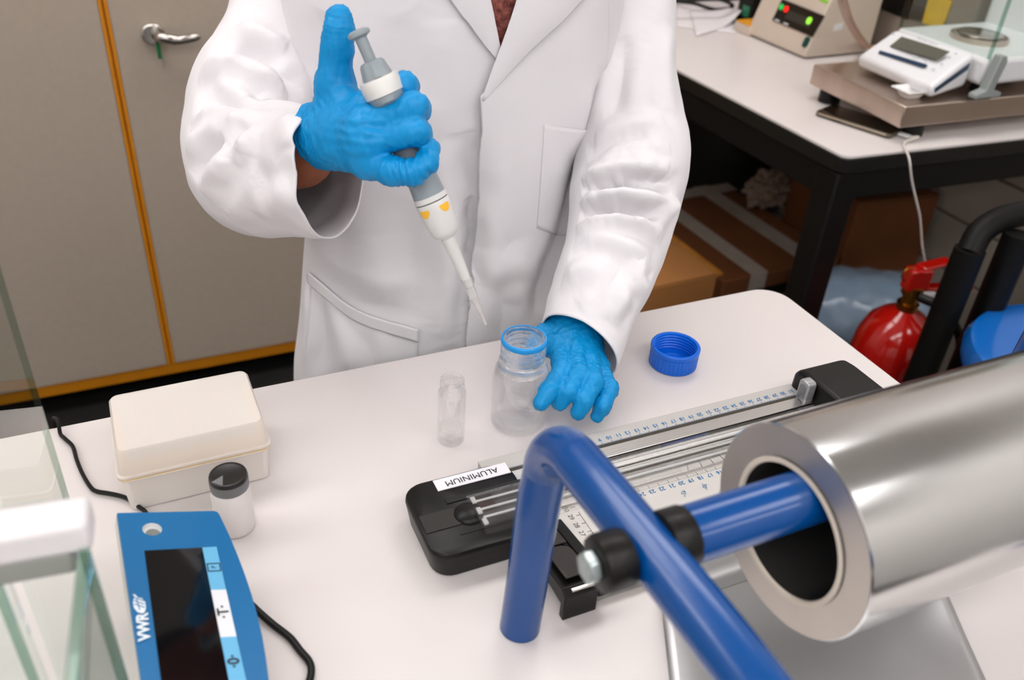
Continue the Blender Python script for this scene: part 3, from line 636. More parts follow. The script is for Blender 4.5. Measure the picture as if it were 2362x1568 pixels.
# --- tip box
M_TIPL = mat('frosted polypropylene', '#f6f1ec', 0.45, trans=.2, ior=1.2, alpha=.6)
M_TIPB = mat('frosted base', '#f6efe9', 0.5, trans=.2, ior=1.2, alpha=.85); M_RACK = mat('yellow rack', '#f6bd48', 0.5)
zt = .066; q = [at(244, 912, zt), at(541, 866, zt)]; ux_ = nrm(q[1] - q[0]); LX = .122; uy_ = np.cross(A(0, 0, 1), ux_); LY = .085
ux_ = nrm(A(1, .012, 0)); uy_ = np.cross(A(0, 0, 1), ux_)
TC = q[0] + ux_ * (LX / 2) - uy_ * (LY / 2); TC = A(TC[0], TC[1], 0)
tb = thing('tip_box', 'frosted plastic pipette tip box with a yellow rack and closed lid', 'box', TC)
def rr(w, h, r, z): return [TC + ux_ * x + uy_ * y + A(0, 0, z) for x, y in rrect(w, h, r, 5)]
def shell(rows, name, m, cap0=False, cap1=False, **k):
    g = MB(); g.grid(np.array(rows), cu=True); n = len(rows[0])
    if cap0: g.f.append(tuple(range(n))[::-1])
    if cap1: g.f.append(tuple((len(rows) - 1) * n + i for i in range(n)))
    return g.build(name, m, tb, ang=35, **k)
shell([rr(LX - .010, LY - .010, .004, .0005), rr(LX - .006, LY - .006, .005, .002), rr(LX - .002, LY - .002, .006, .034), rr(LX + .001, LY + .001, .006, .036), rr(LX + .001, LY + .001, .006, .038)], 'base', M_TIPB, cap0=True, solid=.0012)
shell([rr(LX - .003, LY - .003, .004, .036), rr(LX - .004, LY - .004, .004, .0485)], 'rack', M_RACK, True, True)
shell([rr(LX + .003, LY + .003, .006, .0385), rr(LX + .003, LY + .003, .006, .041), rr(LX, LY, .006, .042), rr(LX - .004, LY - .004, .006, .0635), rr(LX - .007, LY - .007, .006, zt)], 'lid', M_TIPL, cap1=True, solid=.0011)
shell([rr(LX + .0032, LY + .0032, .006, .0375), rr(LX + .0032, LY + .0032, .006, .0388)], 'lid_seam', mat('amber seam', '#f2c765', .5))
mbx = [TC + ux_ * x + uy_ * (LY / 2 - .003) + A(0, 0, zt - .004) for x in (-.018, .018)]
MB().box((mbx[0] + mbx[1]) / 2, (.034, .004, .006), X=ux_).build('hinge', M_TIPL, tb, bevel=.001)
me_tip = None
for a in range(12):
    for b in range(8):
        p = TC + ux_ * (a - 5.5) * .009 + uy_ * (b - 3.5) * .009
        if me_tip is None:
            o = MB().lathe([(.0022, .018), (.0032, .0395), (.0034, .0545), (.0025, .0546), (.0022, .040)], p, n=10).build('pipette_tip', mat('tip plastic', '#f4efe6', .4), tb, kind=None); me_tip = o; p0 = p
        else:
            o = bpy.data.objects.new('pipette_tip', me_tip.data); COL.objects.link(o); o.parent = tb; o.location = Vector(p - p0)

# --- near balance: sloping blue display unit, draft shield and pan
M_VBLUE = mat('blue faceplate', '#00649c', 0.35, var=.03, vscale=12, bump=.05, bscale=500); M_HOUS = mat('balance white', '#d9d4d0', 0.4)
P0 = at(270, 1183, .088); P1 = at(302, 1568, .088); ey = nrm(P0 - P1); ex0 = nrm(np.cross(ey, A(0, 0, 1))); sl_ = math.radians(17)
ex = ex0 * math.cos(sl_) - A(0, 0, 1) * math.sin(sl_); pn = nrm(np.cross(ex, ey)); pn = pn if pn[2] > 0 else -pn
nb = thing('near_balance', 'analytical balance with a blue sloping display in the near left corner', 'balance', A(-.08, .32, 0))
V_ = lambda x, y: onpl(x, y, P0, pn)
px_out = [(270, 1183), (494, 1178), (502, 1181), (507, 1188), (530, 1237), (548, 1280), (564, 1322), (580, 1370), (594, 1420), (605, 1468), (613, 1515), (620, 1568), (626, 1640), (628, 1720)]
out = [V_(*p) for p in px_out]; E0 = P0 - ey * .26; out = out + [V_(622, 1800), E0 + ex * .01]
hc = V_(351, 1220); hole = [hc + ex * .0066 * math.cos(a) + ey * .0066 * math.sin(a) for a in np.linspace(0, 2 * math.pi, 32, endpoint=False)]
dh = thing_part = None
hs = MB(); cenr = np.mean(out, 0)
low = [A(p[0], p[1], 0) + (A(cenr[0], cenr[1], 0) - A(p[0], p[1], 0)) * .10 + A(0, 0, .012) for p in out]
hs = MB(); n_o = len(out); U_ = [p - pn * .0035 for p in out]; U2 = [p - pn * .012 for p in out]
hs.grid(np.array([U_, U2, low]), cu=True); hs.f.append(tuple(range(2 * n_o, 3 * n_o)))
dh = hs.build('display_housing', M_HOUS, nb, ang=30)
mbp = plate(out, [hole], pn, .0034); mbp.build('faceplate', M_VBLUE, dh, smooth=False, label='blue faceplate')
lv = MB(); lv.lathe([(.0066, -.0002), (.0064, -.004), (1e-5, -.004)], hc, pn, 32); lv.build('level_well', M_WHITE, dh)
MB().lathe([(.0050, -.0038), (.0050, -.0034), (1e-5, -.0032)], hc - ey * .001 + ex * .001, pn, 24).build('level_bubble', mat('level bubble', '#7d807a', .15), dh)
def facepatch(pts, m, nm, th=.0006, lift=0, **k): P = [V_(*p) + pn * (.0001 + lift) for p in pts]; return MB().prism(P, pn * th).build(nm, m, dh, smooth=False, **k)
M_SCR = mat('black screen', '#07090c', 0.06, spec=.6); M_KEYB = mat('pale blue key', '#63add6', .4); M_KEYW = mat('white key', '#dcdde2', .4)
facepatch([(333, 1271), (466, 1264), (486, 1362), (508, 1471), (527, 1568), (552, 1700), (390, 1700), (371, 1568)], M_SCR, 'screen')
facepatch([(466, 1264), (499, 1262), (521, 1361), (486, 1362)], M_KEYB, 'key'); facepatch([(486, 1362), (521, 1361), (545, 1469), (508, 1471)], M_KEYW, 'key'); facepatch([(508, 1471), (545, 1469), (567, 1568), (585, 1660), (546, 1660), (527, 1568)], M_KEYB, 'key')
tx, ty = ey, -ex0
def ft(body, size, x, y, m=M_INK, bold=0.0): return text_mb(body, size, V_(x, y) + pn * .0008, ey, -ex, bold=bold).build('lettering', m, dh, smooth=False)
ft('·T·', .0105, 515, 1413, bold=.0002); ft('·0·', .0105, 539, 1527, bold=.0002); ft('P', .0045, 493, 1310)
fb_ = MB(); c_ = V_(493, 1310) + pn * .0009
for a, b, w, h in ((0, .0042, .0072, .0007), (0, -.0042, .0072, .0007), (.0036, 0, .0007, .0088), (-.0036, 0, .0007, .0088)): fb_.box(c_ + ey * a + ex * b, (h, w, .0002), X=ex, Z=pn)
fb_.build('key_symbol', M_INK, dh, smooth=False)
M_PW = mat('white print', '#dfe8ee', .45)
ft('VWR', .0098, 331, 1448, M_PW, bold=.00035)
lf = MB(); c_ = V_(321, 1396)
leaf = [(-.0075, -.0012), (-.006, .0015), (-.002, .0034), (.003, .0036), (.0075, .0024), (.0095, .0034), (.0088, .0018), (.006, .0004), (.0055, -.0018), (.002, -.0036), (-.003, -.0038), (-.0065, -.0028)]
lf.prism([c_ + ey * a - ex * b + pn * .0004 for a, b in leaf], pn * .0003); lf.build('leaf_logo', M_PW, dh, smooth=False)
lv_ = MB()
for k_ in range(3):
    lv_.prism([c_ + ey * (a + k_ * .0028) - ex * b + pn * .0007 for a, b in ((-.003, -.003), (-.0024, -.0032), (.0012, .003), (.0006, .0032))], pn * .0002)
lv_.prism([c_ + ey * a - ex * b + pn * .0007 for a, b in ((-.0045, -.0002), (.006, .0012), (.006, .0018), (-.0045, .0004))], pn * .0002)
lv_.build('leaf_logo', M_VBLUE, dh, smooth=False)
# body, draft shield
rt = math.radians(-6); bx_ = A(math.cos(rt), math.sin(rt), 0); by_ = A(-math.sin(rt), math.cos(rt), 0)
CN = dp(203, 1172, .42)                                   # right far top corner of the draft shield
SZt = CN[2]; DX, DY = .24, .235
def S(a, b, z): return A(CN[0], CN[1], 0) - bx_ * a - by_ * b + A(0, 0, z)
bc = S(DX / 2 - .02, DY / 2, 0)
M_BG = mat('balance grey blue', '#9fb0b8', .4)
MB().box(bc + A(0, 0, .041), (DX + .03, DY - .004, .058), X=bx_).build('base', M_HOUS, nb, bevel=.008, seg=3)
for a in (.02, DX - .02):
    for b in (.03, DY - .03): p = S(a, b, 0); MB().cyl(p, p + A(0, 0, .013), .011, n=16).build('foot', M_BLACK, nb)
p = (P0 + P1) / 2 * A(1, 1, 0); 
MB().cyl(P0 * A(1, 1, 0) + ex0 * .03 - ey * .03, P0 * A(1, 1, 0) + ex0 * .03 - ey * .03 + A(0, 0, .013), .010, n=16).build('foot', M_BLACK, nb)
MB().box(S(-.012, DY / 2 + .02, .03), (.03, DY - .05, .03), X=bx_).build('bridge', M_BG, nb, bevel=.004)
MB().box(bc + A(.02, 0, .0705), (DX - .02, DY - .02, .003), X=bx_).build('chamber_floor', mat('chamber floor', '#7b7268', .35, .6), nb)
MB().lathe([(.044, .0), (.045, .003), (.043, .005), (1e-5, .005)], S(.13, .125, .078), n=48).build('weighing_pan', M_CHROME, nb)
MB().lathe([(.058, 0), (.058, .012), (.060, .013), (.062, .012), (.062, 0)], S(.13, .125, .072), n=48).build('pan_ring', M_STEEL, nb)
RZ = SZt - .0
M_FRM = mat('shield frame white', '#dcd8da', .35)
for b in (.0, DY): MB().box(S(DX / 2, b, RZ - .009), (DX, .022, .018), X=bx_).build('top_rail', M_FRM, nb, bevel=.003)
MB().box(S(DX, DY / 2, RZ - .009), (.02, DY, .018), X=bx_).build('top_rail', M_FRM, nb, bevel=.003)
MB().box(S(DX / 2, .004, RZ - .024), (DX - .02, .012, .014), X=bx_).build('door_rail', mat('door rail grey', '#8f918c', .4), nb, bevel=.002)
hz0, hz1 = .072, RZ - .018
hm = (hz0 + hz1) / 2; hh = hz1 - hz0
MB().box(S(.004, DY / 2, hm), (.004, DY - .02, hh), X=bx_).build('glass_pane', M_GLASS, nb, smooth=False, label='front glass pane')
MB().box(S(.004, DY / 2, hz1 + .001), (.0052, DY - .02, .005), X=bx_).build('glass_edge', M_GEDGE, nb, bevel=.0006)
MB().box(S(.004, .012, hm), (.005, .004, hh), X=bx_).build('glass_edge', M_GEDGE, nb, bevel=.0006)
MB().box(S(DX / 2 + .02, .006, hm), (DX - .04, .004, hh), X=bx_).build('glass_pane', M_GLASS, nb, smooth=False, label='far side sliding glass door')
MB().box(S(.046, .006, hm), (.004, .0046, hh), X=bx_).build('glass_edge', M_GEDGE, nb, bevel=.0006)
MB().box(S(DX / 2, DY - .006, hm), (DX - .04, .004, hh), X=bx_).build('glass_pane', M_GLASS, nb, smooth=False, label='near side sliding glass door')
MB().box(S(DX - .006, DY / 2, hm), (.010, DY - .02, hh), X=bx_).build('rear_panel', M_FRM, nb)
wp = S(.065, .13, .083)
MB().prism([wp + A(x, y, 0) for x, y in ((-.012, -.02), (.012, -.016), (.008, .016), (-.010, .014))], (0, 0, .012)).build('weigh_boat', M_BOAT, bevel=.002, label='white weighing boat on the pan inside the near draft shield', cat='weigh boat', org=wp)

# --- clear glass panel standing behind the near balance
ge = dp(140, 1105, .635)
gp = thing('glass_screen', 'clear upright glass screen at the left edge behind the near balance', 'glass', A(ge[0] - .01, ge[1] - .08, 0))
gd_ = nrm(A(-.012, -.17, 0))
MB().box(A(ge[0], ge[1], .19) + gd_ * .0725, (.145, .004, .38), X=gd_).build('pane', M_GLASS, gp, smooth=False)
MB().box(A(ge[0], ge[1], .19) + gd_ * .0005, (.0012, .0042, .38), X=gd_).build('polished_edge', M_GEDGE, gp)

# --- power cords on the work table
pts = [A(*at(118, 992, -.03)) + A(0, .03, -.02), at(124, 984, .0) + A(0, .012, 0), at(134, 972, .012), at(139, 1000, .004), at(150, 1012, .004), at(168, 1030, .004), at(177, 1060, .004), at(190, 1092, .004), at(208, 1122, .004), at(222, 1133, .004), at(250, 1138, .004), at(278, 1144, .004), at(300, 1153, .004), at(322, 1170, .004), at(338, 1184, .004), at(352, 1215, .004), at(360, 1250, .006)]
MB().tube(catmull(pts, 110), .0026, 10, squash=.7).build('cable', M_BLACK, label='black cord from the table edge to the blue display', cat='cable', org=at(190, 1092, 0))
pts = [at(575, 1390, .008), at(600, 1414, .006), at(630, 1440, .004), at(668, 1470, .004), at(692, 1500, .004), at(712, 1524, .004), at(718, 1545, .004), at(712, 1575, .004), at(690, 1620, .004)]
MB().tube(catmull(pts, 70), .0028, 10).build('cable', M_BLACK, label='black cord looping out from the right side of the blue display', cat='cable', org=at(668, 1470, 0))
# ---------------------------------------------------------------- things under and beside the bench
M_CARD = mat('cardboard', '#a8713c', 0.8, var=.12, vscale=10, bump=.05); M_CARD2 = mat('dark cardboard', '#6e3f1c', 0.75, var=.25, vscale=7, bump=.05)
M_TAPE = mat('packing tape', '#a3978c', 0.35, var=.15, vscale=25, bump=.1, bscale=40); M_FILM = mat('grey plastic film', '#8f8477', 0.3, var=.4, vscale=14, bump=.6, bscale=30, alpha=.8)
def cbox(name, label, P, ux_, w, d_, zt, m, tape=(), lid=True, zbot=None):     # right-front top corner P
    ux_ = nrm(ux_); uy_ = np.cross(A(0, 0, 1), ux_); zbot = ZF if zbot is None else zbot; c = A(P[0], P[1], 0) - ux_ * w / 2 + uy_ * d_ / 2
    t = thing(name, label, 'box', c + A(0, 0, zbot))
    MB().box(c + A(0, 0, (zt + zbot) / 2), (w, d_, zt - zbot), X=ux_).build('carton', m, t, bevel=.003)
    if lid:
        for s in (-1, 1): MB().box(c + uy_ * s * d_ * .2495 + A(0, 0, zt + .002), (w - .002, d_ * .494, .004), X=ux_).build('flap', m, t, bevel=.001)
    for kind, a, wd in tape:
        if kind == 'y':
            MB().box(c + ux_ * a + A(0, 0, zt + .0048), (wd, d_ + .002, .0012), X=ux_).build('tape', M_TAPE, t)
            MB().box(c + ux_ * a - uy_ * (d_ / 2 + .0012) + A(0, 0, zt - .05), (wd, .0012, .11), X=ux_).build('tape', M_TAPE, t)
        else: MB().box(c + uy_ * a + A(0, 0, zt + .0058), (w + .002, wd, .0012), X=ux_).build('tape', M_TAPE, t)
    return t, c, ux_, uy_
A2 = at(1655, 634, -.45); t, c, u, v = cbox('cardboard_box', 'plain orange brown cardboard box beside the bench, nearest the person', A2, (1, .03, 0), .36, .34, -.45, M_CARD)
for x, z in ((-.13, -.06), (-.06, -.09), (-.1, -.16), (-.02, -.12)):
    MB().box(c + u * (x + .06) - v * .1715 + A(0, 0, -.45 + z), (.018, .002, .012), X=u).build('print_mark', M_BLACKM, t)
ZB = -.56; b1, b2 = at(1670, 650, ZB), at(1880, 605, ZB); u_ = nrm(b2 - b1); b2 = b2 + u_ * .09; wB = np.linalg.norm(b2 - b1)
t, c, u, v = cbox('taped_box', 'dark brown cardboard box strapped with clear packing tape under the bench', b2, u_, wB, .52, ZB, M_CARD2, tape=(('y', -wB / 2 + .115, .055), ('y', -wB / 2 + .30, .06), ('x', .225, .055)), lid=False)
MB().box(c - u * (wB / 2 - .008) + A(0, 0, ZB + .001), (.022, .46, .012), X=u).build('torn_edge', mat('torn card edge', '#d08a34', .7, var=.3, vscale=30), t)
MB().box(c + u * .0 - v * .2615 + A(0, 0, ZB - .06), (wB * .8, .003, .03), X=u).build('dark_band', M_BLACKM, t)
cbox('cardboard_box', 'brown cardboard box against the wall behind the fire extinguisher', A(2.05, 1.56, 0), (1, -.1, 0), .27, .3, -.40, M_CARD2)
def crumple(name, label, c, r, m, seed, cat='bag', amp=.35):
    n1, n2 = 36, 48; th = np.linspace(.02, math.pi - .02, n1); ph_ = np.linspace(0, 2 * math.pi, n2, endpoint=False)
    D_ = np.array([[(math.sin(a) * math.cos(b), math.sin(a) * math.sin(b), math.cos(a)) for b in ph_] for a in th]).reshape(-1, 3)
    def vn(P, s): return vnoise(P, s)
    k = 1 + amp * (np.abs(vn(D_ * 2.7 + 5, seed)) * 2 - .6 + .6 * np.abs(vn(D_ * 7 + 3, seed + 1)))
    P = np.asarray(c) + D_ * k[:, None] * np.asarray(r); P[:, 2] = np.maximum(P[:, 2], c[2] - r[2] * .8)
    g = MB(); g.grid(P.reshape(n1, n2, 3), cu=True); g.f.append(tuple(range(n2))); g.f.append(tuple((n1 - 1) * n2 + i for i in range(n2)))
    return g.build(name, m, label=label, cat=cat, ang=25)
q = at(1765, 440, -.52); crumple('plastic_bag', 'crumpled clear plastic bag lying on the taped box', (q[0], q[1] - .02, -.508), (.075, .05, .055), mat('crumpled film', '#b09a88', .25, trans=.3, alpha=.75, bump=.3, bscale=60), 4)
q = at(1625, 560, -.62); crumple('plastic_wrap', 'grey plastic wrapping bunched behind the orange brown box', (q[0] - .17, q[1] + .28, -.68), (.075, .09, .24), M_FILM, 9, cat='plastic')
# dark bin
q = dp(1665, 380, 3.05); bn2 = thing('waste_bin', 'dark round bin at the back under the bench', 'bin', A(q[0], q[1], ZF))
M_BIN = mat('dark bin plastic', '#23241f', .5)
MB().lathe([(1e-5, .002), (.13, .002), (.135, .01), (.165, .50), (.172, .505), (.172, .53), (.165, .53), (.16, .5), (.13, .02), (1e-5, .015)], A(q[0], q[1], ZF), n=48).build('body', M_BIN, bn2)
MB().tube([A(q[0] - .172, q[1] - .01, ZF + .50), A(q[0] - .18, q[1] - .01, ZF + .2), A(q[0] - .15, q[1] - .01, ZF + .03)], .006, 8).build('handle', M_BIN, bn2)
# blue wrapped roll
cr = thing('plastic_crate', 'low black plastic crate under the blue wrapped roll', 'crate', (1.68, 1.39, ZF))
MB().box((1.68, 1.39, ZF + .012), (.38, .24, .02)).build('floor_plate', M_BLACKM, cr, bevel=.003)
for sx_, sy_, w1, w2 in ((0, -1, .38, .012), (0, 1, .38, .012), (-1, 0, .012, .24), (1, 0, .012, .24)):
    for zz_ in (.05, .11, .17): MB().box((1.68 + sx_ * .184, 1.39 + sy_ * .114, ZF + zz_ + .005), (w1, w2, .05)).build('slat', M_BLACKM, cr, bevel=.003)
MB().box((1.68, 1.39, ZF + .19), (.36, .22, .008)).build('lid', M_BLACKM, cr)
wr_c = A(1.69, 1.40, ZF + .195 + .105); ax2 = nrm(A(.8, -.4, 0)); L2 = .30
wr_o = thing('wrapped_roll', 'blue roll wrapped in shiny clear plastic behind the black bench leg', 'roll', wr_c + A(0, 0, -.105))
t2 = np.linspace(0, 2 * np.pi, 48, endpoint=False); Bv = np.cross(ax2, A(0, 0, 1)); G = []
for k_, s in enumerate(np.linspace(-.5, .5, 26)):
    r = .105 * (1 - .10 * abs(2 * s) ** 8); row = np.array([wr_c + ax2 * s * L2 + r * (math.cos(a) * A(0, 0, 1) + math.sin(a) * Bv) for a in t2]); G.append(row)
G = np.array(G); sh = G.shape; G = G.reshape(-1, 3); nd = G - (wr_c + np.outer((G - wr_c) @ ax2, ax2)); nd /= np.linalg.norm(nd, axis=1)[:, None]; G += nd * (.007 * vnoise(G * 30, 6) - .004)[:, None]; G[:, 2] = np.maximum(G[:, 2], ZF + .1965)
g = MB(); g.grid(G.reshape(sh), cu=True); g.f.append(tuple(range(48))); g.f.append(tuple(25 * 48 + i for i in range(48))); g.build('roll', mat('blue paper under film', '#6a8fb0', .3, var=.2, vscale=18, coat=.8, bump=.3, bscale=40), wr_o)
g = MB(); G2 = G + nd * (.004 + .004 * vnoise(G * 55, 8))[:, None]; G2[:, 2] = np.maximum(G2[:, 2], ZF + .196); g.grid(G2.reshape(sh), cu=True).build('film', mat('clear film', '#dfe8f0', .12, alpha=.22, bump=.4, bscale=50), wr_o)
# fire extinguisher
M_RED = mat('red enamel', '#b3130c', 0.16, coat=.6); M_BRASS = mat('brass', '#a8742c', .3, 1.0)
q = dp(2078, 745, 1.74); ec = A(q[0], q[1], ZF); et = -.30
ex_o = thing('fire_extinguisher', 'red fire extinguisher standing between the table and the bench', 'fire extinguisher', ec)
hz = et - ZF
MB().lathe([(1e-5, .003), (.07, .003), (.076, .012), (.078, .03), (.078, hz - .10), (.074, hz - .065), (.062, hz - .035), (.042, hz - .014), (.022, hz - .004), (.018, hz)], ec, n=64).build('cylinder', M_RED, ex_o, ang=60)
MB().lathe([(.02, hz - .003), (.021, hz + .012), (.015, hz + .014), (.015, hz + .03), (.02, hz + .032), (.02, hz + .05), (1e-5, hz + .052)], ec, n=28).build('valve', M_BRASS, ex_o)
vt = ec + A(0, 0, hz + .045); hx_ = nrm(A(.95, -.25, 0))
lv_d = dp(2192, 597, 1.70) - (vt + A(0, 0, .04)); MB().box(vt + A(0, 0, .04) + lv_d * .5, (np.linalg.norm(lv_d), .026, .007), X=lv_d).build('lever', M_RED, ex_o, bevel=.002, label='raised red squeeze lever')
MB().box(vt + hx_ * .055 + A(0, 0, .0), (.13, .024, .007), X=hx_ - A(0, 0, .12)).build('carry_handle', M_RED, ex_o, bevel=.002)
MB().box(vt + hx_ * .0 + A(0, 0, .02), (.045, .028, .045), X=hx_).build('lever_bracket', M_RED, ex_o, bevel=.003)
MB().tube([vt - hx_ * .02 + .014 * (math.cos(a) * hx_ + math.sin(a) * A(0, 0, 1)) + A(0, 0, .03) for a in np.linspace(0, 2 * math.pi, 20, endpoint=False)], .0014, 8, closed=True).build('pull_ring', M_BRASS, ex_o)
MB().tube(catmull([vt + A(.0, -.018, -.01), vt + A(.02, -.06, -.02), vt + A(.06, -.10, -.10), ec + A(.07, -.075, hz - .3), ec + A(.06, -.075, .1)], 30), .009, 12).build('hose', M_BLACK, ex_o)
# black tube trolley
tw = thing('hand_trolley', 'black tubular hand trolley standing beside the fire extinguisher', 'trolley', dp(2170, 720, 1.45) * A(1, 1, 0) + A(0, 0, ZF))
def post(a, b, r, name): return MB().tube([a, a * .5 + b * .5, b], r, 16).build(name, M_BLACKM, tw)
def tofloor(a, b): d = b - a; return a + d * ((ZF + r_tr - a[2]) / d[2])
r_tr = .026
p1a, p1b = dp(2238, 575, 1.50), dp(2118, 800, 1.43); p1c = A(p1a[0] - .05, p1a[1] - .03, ZF + r_tr); post(p1a, p1c, r_tr, 'upright')
p2a, p2b = dp(2352, 540, 1.50), dp(2262, 760, 1.43); p2c = A(p2a[0] - .05, p2a[1] - .03, ZF + r_tr); post(p2a, p2c, r_tr, 'upright')
MB().tube(catmull([p1a - A(0, 0, .01), dp(2262, 535, 1.51), dp(2310, 505, 1.52), dp(2370, 490, 1.53)], 30), r_tr * .85, 14).build('handle', M_BLACKM, tw)
MB().tube([p1a * .6 + p1c * .4, p2a * .6 + p2c * .4], .012, 12).build('crossbar', M_BLACKM, tw)
MB().tube([p1a * .3 + p1c * .7, p2a * .3 + p2c * .7], .012, 12).build('crossbar', M_BLACKM, tw)
MB().box((p1c + p2c) / 2 + A(0, -.03, -.014), (np.linalg.norm(p1c - p2c) + .06, .08, .012), X=(p2c - p1c) * A(1, 1, 0)).build('toe_plate', M_BLACKM, tw)
# blue stool
sc2 = at(2520, 850, -.22) * A(1, 1, 0); M_SEAT = mat('blue seat plastic', '#0b62b8', .25, coat=.4)
so = thing('round_stool', 'blue round stool partly hidden behind the foil roll', 'stool', sc2 + A(0, 0, ZF))
MB().lathe([(1e-5, -.215), (.12, -.212), (.165, -.208), (.186, -.212), (.194, -.228), (.190, -.252), (.15, -.275), (1e-5, -.278)], sc2, n=64).build('seat', M_SEAT, so)
MB().cyl(sc2 + A(0, 0, -.80), sc2 + A(0, 0, -.277), .025, n=20).build('column', M_CHROME, so)
for k_ in range(5):
    a = k_ * 2 * math.pi / 5 + .3; e = sc2 + A(.22 * math.cos(a), .22 * math.sin(a), ZF + .03)
    MB().tube([sc2 + A(0, 0, -.80), e], [.02, .013], 12).build('leg', M_BLACKM, so); MB().cyl(e + A(0, 0, -.029), e + A(0, 0, 0), .018, n=14).build('glide', M_BLACK, so)
# ---------------------------------------------------------------- the person
from mathutils.bvhtree import BVHTree
def rc(P, a, b, ra, rb):
    a = np.asarray(a, float); b = np.asarray(b, float); ba = b - a; h = np.clip(((P - a) @ ba) / (ba @ ba + 1e-12), 0, 1)
    return np.linalg.norm(P - a - h[:, None] * ba, axis=1) - (ra + (rb - ra) * h)
def ellp(P, c, r):
    q = (P - np.asarray(c)) / np.asarray(r); k0 = np.linalg.norm(q, axis=1); k1 = np.linalg.norm(q / np.asarray(r), axis=1); return k0 * (k0 - 1) / np.maximum(k1, 1e-9)
def smin(a, b, k): h = np.maximum(k - np.abs(a - b), 0) / k; return np.minimum(a, b) - h * h * k * .25
def chain(P, pts, rad, k=.004):
    d = None
    for i in range(len(pts) - 1):
        e = rc(P, pts[i], pts[i + 1], rad[i], rad[i + 1]); d = e if d is None else smin(d, e, k)
    return d
def nets(fn, lo, hi, h):
    lo = np.asarray(lo, float); n = np.ceil((np.asarray(hi) - lo) / h).astype(int) + 1
    ax = [lo[i] + np.arange(n[i]) * h for i in range(3)]
    V = np.empty(n)
    for i in range(n[0]):
        g = np.stack(np.meshgrid(ax[0][i:i + 1], ax[1], ax[2], indexing='ij'), -1).reshape(-1, 3); V[i] = fn(g).reshape(n[1], n[2])
    S = V < 0; acc = np.zeros(tuple(n - 1) + (3,)); cnt = np.zeros(tuple(n - 1))
    cs = [(slice(0, -1), slice(1, None))] * 3
    for a in range(3):
        b, c = (a + 1) % 3, (a + 2) % 3
        for ob in (0, 1):
            for oc in (0, 1):
                s0 = [None] * 3; s1 = [None] * 3; s0[a] = slice(0, -1); s1[a] = slice(1, None)
                for d_, o_ in ((b, ob), (c, oc)): s0[d_] = s1[d_] = cs[0][o_]
                v0, v1 = V[tuple(s0)], V[tuple(s1)]; m = (v0 < 0) != (v1 < 0); t = np.where(m, v0 / np.where(m, v0 - v1, 1), 0)
                off = np.zeros(3); off[b] = ob; off[c] = oc
                acc += m[..., None] * off; acc[..., a] += m * t; cnt += m
    act = cnt > 0; idx = np.full(cnt.shape, -1); idx[act] = np.arange(act.sum())
    cell = np.argwhere(act); verts = lo + (cell + acc[act] / cnt[act][:, None]) * h; F = []
    for a in range(3):
        b, c = (a + 1) % 3, (a + 2) % 3
        s0 = [slice(None)] * 3; s1 = [slice(None)] * 3; s0[a] = slice(0, -1); s1[a] = slice(1, None)
        m = S[tuple(s0)] != S[tuple(s1)]; e = np.argwhere(m); fl = S[tuple(s0)][m]
        ok = (e[:, b] > 0) & (e[:, c] > 0) & (e[:, b] < n[b] - 1) & (e[:, c] < n[c] - 1); e = e[ok]; fl = fl[ok]
        def cc(db, dc): q = e.copy(); q[:, b] -= db; q[:, c] -= dc; return idx[q[:, 0], q[:, 1], q[:, 2]]
        Q = np.stack([cc(1, 1), cc(0, 1), cc(0, 0), cc(1, 0)], 1); Q[~fl] = Q[~fl][:, ::-1]; F.append(Q)
    return verts, np.vstack(F)
def raw_mesh(name, V, F, m, parent=None, org=None, solid=0, **k):
    mb = MB(); mb.v = [np.asarray(V)]; mb.n = len(V); mb.f = [tuple(int(i) for i in f) for f in F]
    return mb.build(name, m, parent, org=org, ang=75, solid=solid, fixn=False, **k)
def vnormals(V, F):
    F = np.asarray(F); a, b, c = V[F[:, 0]], V[F[:, 1]], V[F[:, 2]]; n = np.cross(b - a, c - a); N = np.zeros_like(V)
    for k in range(F.shape[1]): np.add.at(N, F[:, k], n)
    return N / np.maximum(np.linalg.norm(N, axis=1), 1e-12)[:, None]

M_COAT = mat('white coat cotton', '#dddadd', 0.85, sheen=.15, bump=.12, bscale=900, var=.02, vscale=6)
M_SKIN = mat('skin', '#a5603f', 0.5, sss=.1, var=.12, vscale=25, bump=.06, bscale=400)
M_GLOVE = mat('blue nitrile', '#0089c8', 0.46, bump=.14, bscale=160, spec=.35)
M_KNIT = mat('rust knit', '#9c5a50', 0.9, var=.75, vscale=160, bump=.9, bscale=160, col2='#4a1f1c')
M_TROU = mat('dark trousers', '#23252c', 0.8); M_SHOE = mat('dark shoe', '#191817', 0.5); M_HAIR = mat('brown hair', '#2c1d14', 0.5, var=.4, vscale=60)

TCX, TCY, TANG = .366, .945, math.radians(-11)
SV = A(math.cos(TANG), math.sin(TANG), 0); FV = A(math.sin(TANG), -math.cos(TANG), 0)      # to the person's left, to the person's front
def D3(L): return np.array([dp(*p) for p in L])

